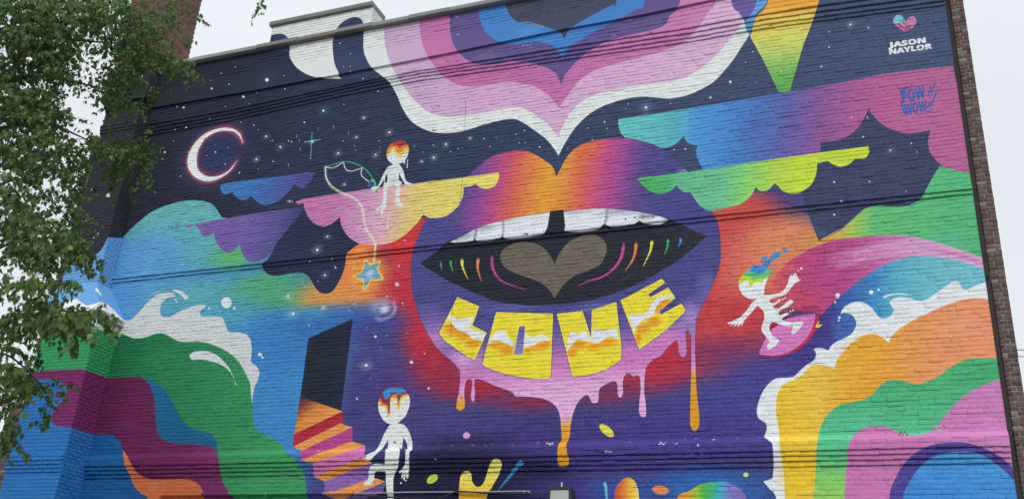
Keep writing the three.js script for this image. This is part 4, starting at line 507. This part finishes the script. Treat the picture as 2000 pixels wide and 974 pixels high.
{
  const pier = new THREE.Group(); pier.name = 'end_pier'; B.add(pier);
  const f = sideFrame(PIER[0], -1), g = sideFrame(PIER[1], 1);
  for (let k = 0; k < 212; k++) { const v = V0 + k * PITCH;
    bareField.add(frontFrame, 1.36, 1.42 + rr(-.004, .002), v + rr(.003, .006), v + PITCH - .004, -.13 + gauss() * .006, -.18, bareTint(), 0, () => [0, 0], gauss() * .03, .003);  // strip bricks sunk deep so that shade darkens them
    bareField.add(f, -.12, PIER_N - .003, v + .005, v + PITCH - .005, -.001, -.04, bareTint(), 0, () => [0, 0]);
    for (let a2 = -PIER_N; a2 < .9; a2 += .207) bareField.add(g, a2 + .004, a2 + .203, v + .005, v + PITCH - .005, gauss() * .002, -.04, bareTint(), 0, () => [0, 0]); }
  mesh('brickwork', bareField.geometry(), bareMat, pier, 'stuff');
  const core = mesh('mortar_core', new THREE.BoxGeometry(.17, 212 * PITCH, PIER_N + .9), mortarMat, pier); core.position.set((PIER[0] + PIER[1]) / 2, V0 + 106 * PITCH + EYE, (PIER_N - .9) / 2 - .009);
  const strip = mesh('recess_mortar', new THREE.BoxGeometry(.07, 212 * PITCH, .1), mortarMat, pier); strip.position.set(1.39, V0 + 106 * PITCH + EYE, -.188);  // back of the added recess, shaped to make a dark strip by shade
}
{ // the block behind the front
  const body = mesh('rear_walls', new THREE.BoxGeometry(17.8, 13.3, 11), mortarMat, B); body.position.set(-7.35, 6.67, -5.62);
}

// ------------------------------------------------------------------ small fittings on the wall
const metal = (r, g, b, rough = .5, met = .6) => new THREE.MeshStandardMaterial({ color: new THREE.Color(r, g, b), roughness: rough, metalness: met });
const tube = (list, r, seg = 40) => new THREE.TubeGeometry(new THREE.CatmullRomCurve3(list.map((p) => new THREE.Vector3(...p)), false, 'catmullrom', .15), seg, r, 8);
const wp = (x, y, n) => { const [u, v] = onFront(x, y, n); return [u, v + EYE, n]; };
{
  const t = thing('wall_floodlight', 'dark framed wall lamp with a pale glass front on the purple brickwork', 'wall lamp');
  const [cx, cy] = wp(1093, 974, .22), w = .39, h = .34; t.position.set(cx, cy, 0);
  const frame = new THREE.Shape(); frame.moveTo(-w / 2, -h / 2); frame.lineTo(w / 2, -h / 2); frame.lineTo(w / 2 - .015, h / 2); frame.lineTo(-w / 2 + .015, h / 2); frame.closePath();
  const hole = new THREE.Path(); hole.moveTo(-w / 2 + .035, -h / 2 + .03); hole.lineTo(-w / 2 + .045, h / 2 - .03); hole.lineTo(w / 2 - .045, h / 2 - .03); hole.lineTo(w / 2 - .035, -h / 2 + .03); hole.closePath(); frame.holes.push(hole);
  const fr = mesh('frame', new THREE.ExtrudeGeometry(frame, { depth: .035, bevelEnabled: true, bevelSize: .006, bevelThickness: .006, bevelSegments: 2 }), metal(.035, .037, .042, .45, .4), t); fr.position.set(0, 0, .2);
  const hs = new THREE.Shape(); hs.moveTo(.004, -h / 2 + .02); hs.lineTo(.2, -h / 2); hs.lineTo(.2, h / 2); hs.lineTo(.06, h / 2 - .05); hs.lineTo(.004, h / 2 - .12); hs.closePath();
  const hg = new THREE.ExtrudeGeometry(hs, { depth: w - .02, bevelEnabled: false }); hg.rotateY(-Math.PI / 2); hg.translate(w / 2 - .01, 0, 0); mesh('housing', hg, metal(.05, .05, .055, .55, .3), t);
  const gl = mesh('glass', new THREE.BoxGeometry(w - .08, h - .06, .008), new THREE.MeshPhysicalMaterial({ color: new THREE.Color(.42, .46, .44), roughness: .25, metalness: 0, clearcoat: .6, clearcoatRoughness: .15 }), t); gl.position.set(0, 0, .222);
  const kb = new THREE.LatheGeometry([[0, 0], [.014, 0], [.016, .02], [.011, .045], [.014, .06], [.008, .075], [0, .078]].map((p) => new THREE.Vector2(...p)), 14); const k = mesh('finial', kb, metal(.6, .58, .55, .5, .2), t); k.position.set(.02, h / 2 + .005, .2);
}
{
  const t = thing('conduit', 'thin pipe painted over with the mural, running above the foot of green bands', 'pipe');
  const paintedPipe = (list, r, name) => { const g = tube(list, r, 120), p = g.attributes.position, uv = g.attributes.uv, c = []; g.setAttribute('uv1', uv.clone()); for (let i = 0; i < p.count; i++) { const m = muralUV(p.getX(i), p.getY(i) - EYE, 0); uv.setXY(i, m[0], m[1]); c.push(1, 1, 1); } g.setAttribute('color', new THREE.Float32BufferAttribute(c, 3)); return mesh(name, g, paintMat[0], t); };
  const a = wp(309, 976, .055), b = wp(313, 968, .055), c = wp(322, 966, .055), e = wp(690, 962, .055);
  paintedPipe([[a[0], a[1] - .3, .055], a, b, c, wp(450, 964.5, .055), wp(560, 963.2, .055), e], .03, 'pipe');
  for (const x of [380, 520, 650]) { const q = wp(x, 964.5, .055); const s = mesh('clip', new THREE.TorusGeometry(.035, .008, 6, 16), metal(.3, .3, .3, .6, .4), t); s.position.set(q[0], q[1] - .004, .055); s.rotation.y = Math.PI / 2; }
}
{
  const t = thing('wall_cable', 'dark cable and chipped white conduit strung beside the wall lamp', 'cable');
  mesh('white_conduit', tube([wp(700, 963.5, .035), wp(800, 961, .035), wp(950, 960, .035), wp(1034, 959, .035)], .011, 60), new THREE.MeshStandardMaterial({ color: new THREE.Color(.34, .33, .38), roughness: .7 }), t);
  mesh('black_cable', tube([wp(680, 965, .05), wp(770, 971, .05), wp(850, 976, .05)], .012, 40), metal(.02, .02, .024, .6, 0), t);
  mesh('black_cable', tube([wp(855, 974, .06), wp(875, 966, .06), wp(893, 959, .06), wp(930, 961, .06), wp(1000, 963.5, .05), wp(1071, 964, .06)], .012, 60), metal(.02, .02, .024, .6, 0), t);
  for (const x of [1024, 1034]) { const q = wp(x, 960.5, .04); const s = mesh('clip', new THREE.TorusGeometry(.018, .006, 6, 14), metal(.55, .55, .55, .6, .3), t); s.position.set(...q); s.rotation.y = Math.PI / 2; }
}
{
  [683, 696].forEach((y, i) => { const t = tube([atDist(1940, y - 1, 60).toArray(), atDist(2100, y + 2, 62).toArray(), atDist(2700, y + 10, 75).toArray()], .022, 30); const o = mesh(numbered('overhead_wire'), t, metal(.05, .05, .055, .7, 0), scene); o.userData = { label: (i ? 'lower' : 'upper') + ' of two thin dark overhead wires beyond the bare brick pier', category: 'wire', group: 'overhead wires beyond the pier' }; });
}

// ------------------------------------------------------------------ birch tree in front of the left end
{
  seed = 2024;
  const T = thing('birch_tree', 'leafy birch tree with hanging twigs in front of the pilaster and chimney', 'tree');
  const base = new THREE.Vector3(-12.4, 0, 5.6); T.position.copy(base);
  const loc = (v) => v.clone().sub(base);
  // clumps: photo x, y, half width, half height, distance, twigs
  const clumps = [[40, 40, 70, 60, 13.5, 150], [130, 30, 70, 50, 14, 104], [215, 30, 55, 45, 15, 90], [60, 130, 70, 55, 13.5, 112], [124, 104, 40, 50, 14, 50], [240, 90, 36, 42, 15, 50], [285, 60, 34, 40, 15.5, 44], [280, 110, 38, 30, 15.5, 42], [325, 128, 26, 16, 15.5, 24], [355, 140, 22, 7, 15.5, 13],
    [235, 165, 32, 24, 15, 42], [225, 200, 28, 24, 15, 36], [30, 220, 50, 50, 13, 105], [84, 210, 40, 50, 13.5, 44], [55, 300, 56, 45, 12.5, 70], [126, 275, 24, 50, 13.5, 26], [20, 370, 30, 50, 12, 50], [90, 330, 35, 30, 12.5, 30], [205, 288, 30, 14, 14.5, 20], [180, 300, 20, 22, 14.5, 14], [150, 350, 9, 40, 14, 20], [145, 425, 12, 40, 13, 26], [240, 300, 12, 10, 14.5, 9], [278, 288, 12, 12, 14.5, 7],
    [40, 440, 45, 35, 11.5, 46], [100, 470, 50, 26, 11.5, 50], [140, 490, 22, 24, 11.5, 26], [50, 495, 40, 16, 11.5, 22], [70, 520, 20, 14, 11.2, 9], [12, 560, 10, 14, 11, 6], [60, 562, 30, 14, 10.5, 18], [105, 560, 26, 9, 10.3, 13], [70, 600, 26, 16, 10.5, 18], [110, 622, 40, 12, 10.2, 28], [168, 622, 30, 11, 10.2, 24], [60, 642, 46, 14, 10.5, 24], [120, 640, 28, 10, 10.2, 16], [16, 660, 22, 24, 10.8, 15],
    [25, 725, 28, 36, 10.8, 28], [52, 750, 20, 20, 10.5, 15], [85, 762, 20, 8, 10.3, 8], [16, 792, 20, 28, 10.8, 20], [5, 840, 8, 20, 10.8, 8], [515, -6, 10, 6, 14, 5], [110, 395, 14, 24, 12.5, 9], [330, 20, 20, 30, 15.5, 10], [365, 30, 10, 20, 15.5, 4], [-60, 100, 60, 120, 13, 60], [-70, 400, 60, 160, 12, 50], [-60, 700, 50, 110, 11, 40]];
  const strands = [[236, 300, 15, 112], [247, 310, 15, 98], [228, 296, 15, 70], [257, 288, 15, 60], [268, 275, 14.8, 50], [280, 296, 14.5, 80], [292, 305, 14.5, 76], [286, 290, 14.5, 60], [150, 380, 14, 110], [160, 300, 14, 70], [176, 320, 14.3, 90], [330, 190, 15.5, 20], [312, 178, 15.3, 24], [295, 196, 15, 22], [300, 190, 15, 12], [270, 205, 14.8, 30], [158, 480, 12, 60], [92, 800, 10.5, 40], [30, 820, 10.5, 50], [10, 850, 10.5, 40]];
  const leafP = [], twigs = [], up = new THREE.Vector3(0, 1, 0), q = new THREE.Quaternion(), mtx = new THREE.Matrix4();
  const mats = [], cols = [];
  const leafAt = (p, size) => {
    const dir = new THREE.Vector3(gauss() * .75, -1 + gauss() * .55, gauss() * .75).normalize(), face = new THREE.Vector3(gauss(), rr(.05, 1.2), gauss() + .5).normalize();
    const x = new THREE.Vector3().crossVectors(dir, face).normalize(), z = new THREE.Vector3().crossVectors(x, dir).normalize();
    mtx.makeBasis(x, dir, z).scale(new THREE.Vector3(size * rr(.85, 1.1), size, size)).setPosition(p.x - base.x, p.y - base.y, p.z - base.z); mats.push(mtx.clone());
    const k = rr(.75, 1.2), y = rnd(); cols.push(y < .07 ? [.24 * k, .28 * k, .07 * k] : [(.078 + .038 * y) * k, (.158 + .036 * y) * k, (.05 + .01 * y) * k]);
  };
  const twig = (start, len, big) => {
    const d = new THREE.Vector3(gauss() * .8, gauss() * .3 + .05, gauss() * .8), p = start.clone(), line = [p.clone()], steps = Math.max(4, Math.round(len / .055)), v = d.normalize().multiplyScalar(.045);
    for (let i = 0; i < steps; i++) { v.y -= .0085; v.x += gauss() * .006; v.z += gauss() * .006; v.setLength(.055); p.add(v); line.push(p.clone()); const s = rr(.05, .074) * big; leafAt(p.clone().add(new THREE.Vector3(gauss() * .02, -.012, gauss() * .02)), s); if (rnd() < .62) leafAt(p.clone().add(new THREE.Vector3(gauss() * .035, rr(-.03, .01), gauss() * .035)), s * rr(.7, 1)); }
    twigs.push(line);
  };
  for (const [x, y, w, h, d, n] of clumps) for (let i = 0; i < n * (y < 330 ? 1.5 : y < 520 ? 1.1 : .95); i++) { const a = rnd() * 7, r = Math.sqrt(rnd()); const px = x + Math.cos(a) * r * w, py = y + Math.sin(a) * r * h - 12; twig(atDist(px, py, d + gauss() * .8), rr(.16, .42), d < 12 ? 1.12 : 1); }
  for (const [x, y, d, lenPx] of strands) for (let j = 0; j < 3; j++) { const p = atDist(x + gauss() * 5, y - 14, d), len = lenPx * d / FPX * rr(.8, 1.05), v = new THREE.Vector3(gauss() * .01, -.04, gauss() * .01), line = [p.clone()]; for (let s = 0; s < len; s += .04) { p.add(v).add(new THREE.Vector3(gauss() * .006, 0, gauss() * .006)); line.push(p.clone()); leafAt(p.clone().add(new THREE.Vector3(gauss() * .03, 0, gauss() * .03)), rr(.052, .075)); if (rnd() < .5) leafAt(p.clone().add(new THREE.Vector3(gauss() * .04, -.01, gauss() * .04)), rr(.05, .07)); } if (line.length > 2) twigs.push(line); }
  // leaf blade: toothed ovate outline folded along the midrib
  const L = [[0, 0, 0], [-.26, .08, .03], [-.42, .3, .06], [-.3, .55, .05], [-.12, .8, .02], [0, 1.05, -.06], [.12, .8, .02], [.3, .55, .05], [.42, .3, .06], [.26, .08, .03], [0, .4, -.02]], ix = []; for (let i = 0; i < 10; i++) ix.push(10, (i + 1) % 10, i);
  const lg = new THREE.BufferGeometry(); lg.setAttribute('position', new THREE.Float32BufferAttribute(L.flat(), 3)); lg.setIndex(ix); lg.computeVertexNormals();
  const im = new THREE.InstancedMesh(lg, new THREE.MeshPhysicalMaterial({ color: 0xffffff, roughness: .7, specularIntensity: .45, transmission: .36, thickness: 0, ior: 1.35, side: THREE.DoubleSide }), mats.length);
  mats.forEach((m, i) => { im.setMatrixAt(i, m); im.setColorAt(i, new THREE.Color(...cols[i])); });
  im.name = 'crown'; im.userData.kind = 'stuff'; im.castShadow = im.receiveShadow = true; T.add(im);
  // trunk, limbs, branches, twigs
  const bark = new THREE.MeshStandardMaterial({ color: new THREE.Color(.085, .075, .065), roughness: .9, bumpMap: reliefTexture(128, (x, y) => n2(x, y * 4)), bumpScale: .01 });
  const taperTube = (list, r0, r1, seg, sides = 7) => { const c = new THREE.CatmullRomCurve3(list.map((p) => Array.isArray(p) ? new THREE.Vector3(...p) : p)), g = new THREE.TubeGeometry(c, seg, 1, sides), p = g.attributes.position; for (let i = 0; i <= seg; i++) { const ct = c.getPointAt(i / seg), r = r0 + (r1 - r0) * i / seg; for (let j = 0; j <= sides; j++) { const o = i * (sides + 1) + j; p.setXYZ(o, ct.x + (p.getX(o) - ct.x) * r, ct.y + (p.getY(o) - ct.y) * r, ct.z + (p.getZ(o) - ct.z) * r); } } g.computeVertexNormals(); return g; };
  const off = new THREE.Vector3(0, 0, 0), top = loc(atDist(-40, -120, 14.5));
  const trunkPts = [off, loc(atDist(-120, 900, 12.4)), loc(atDist(-95, 560, 12.6)), loc(atDist(-70, 220, 13.4)), top]; trunkPts[0] = new THREE.Vector3(trunkPts[1].x, -.05, trunkPts[1].z);
  mesh('trunk', taperTube(trunkPts, .2, .06, 40, 10), bark, T);
  const onTrunk = (t) => new THREE.CatmullRomCurve3(trunkPts).getPointAt(t), limbs = [[.95, [40, 30, 13.6], [220, 40, 15]], [.88, [80, 70, 14], [290, 90, 15.5]], [.8, [60, 150, 13.6], [235, 180, 15]], [.72, [50, 240, 13], [200, 285, 14.5]], [.62, [30, 350, 12.4], [140, 430, 13]], [.55, [40, 470, 11.8], [140, 500, 11.6]], [.47, [10, 560, 11.2], [110, 562, 10.4]], [.43, [20, 640, 10.8], [180, 612, 10.2]], [.4, [0, 690, 10.9], [95, 765, 10.3]], [.5, [-20, 478, 11.6], [60, 462, 11.5]]];
  for (const [t, a, b] of limbs) mesh(numbered('limb'), taperTube([onTrunk(t), loc(atDist(...a)), loc(atDist(...b))], .026, .005, 24), bark, T);
  const tg = twigs.filter((l, i) => l.length > 2).map((l) => taperTube(l.map(loc), .0035, .0012, Math.min(5, l.length), 3));
  mesh('twigs', mergeGeometries(tg), bark, T, 'stuff');
  console.log('leaves', mats.length, 'twigs', twigs.length, 'bricks', candidates.length);
}
renderer.render(scene, camera);
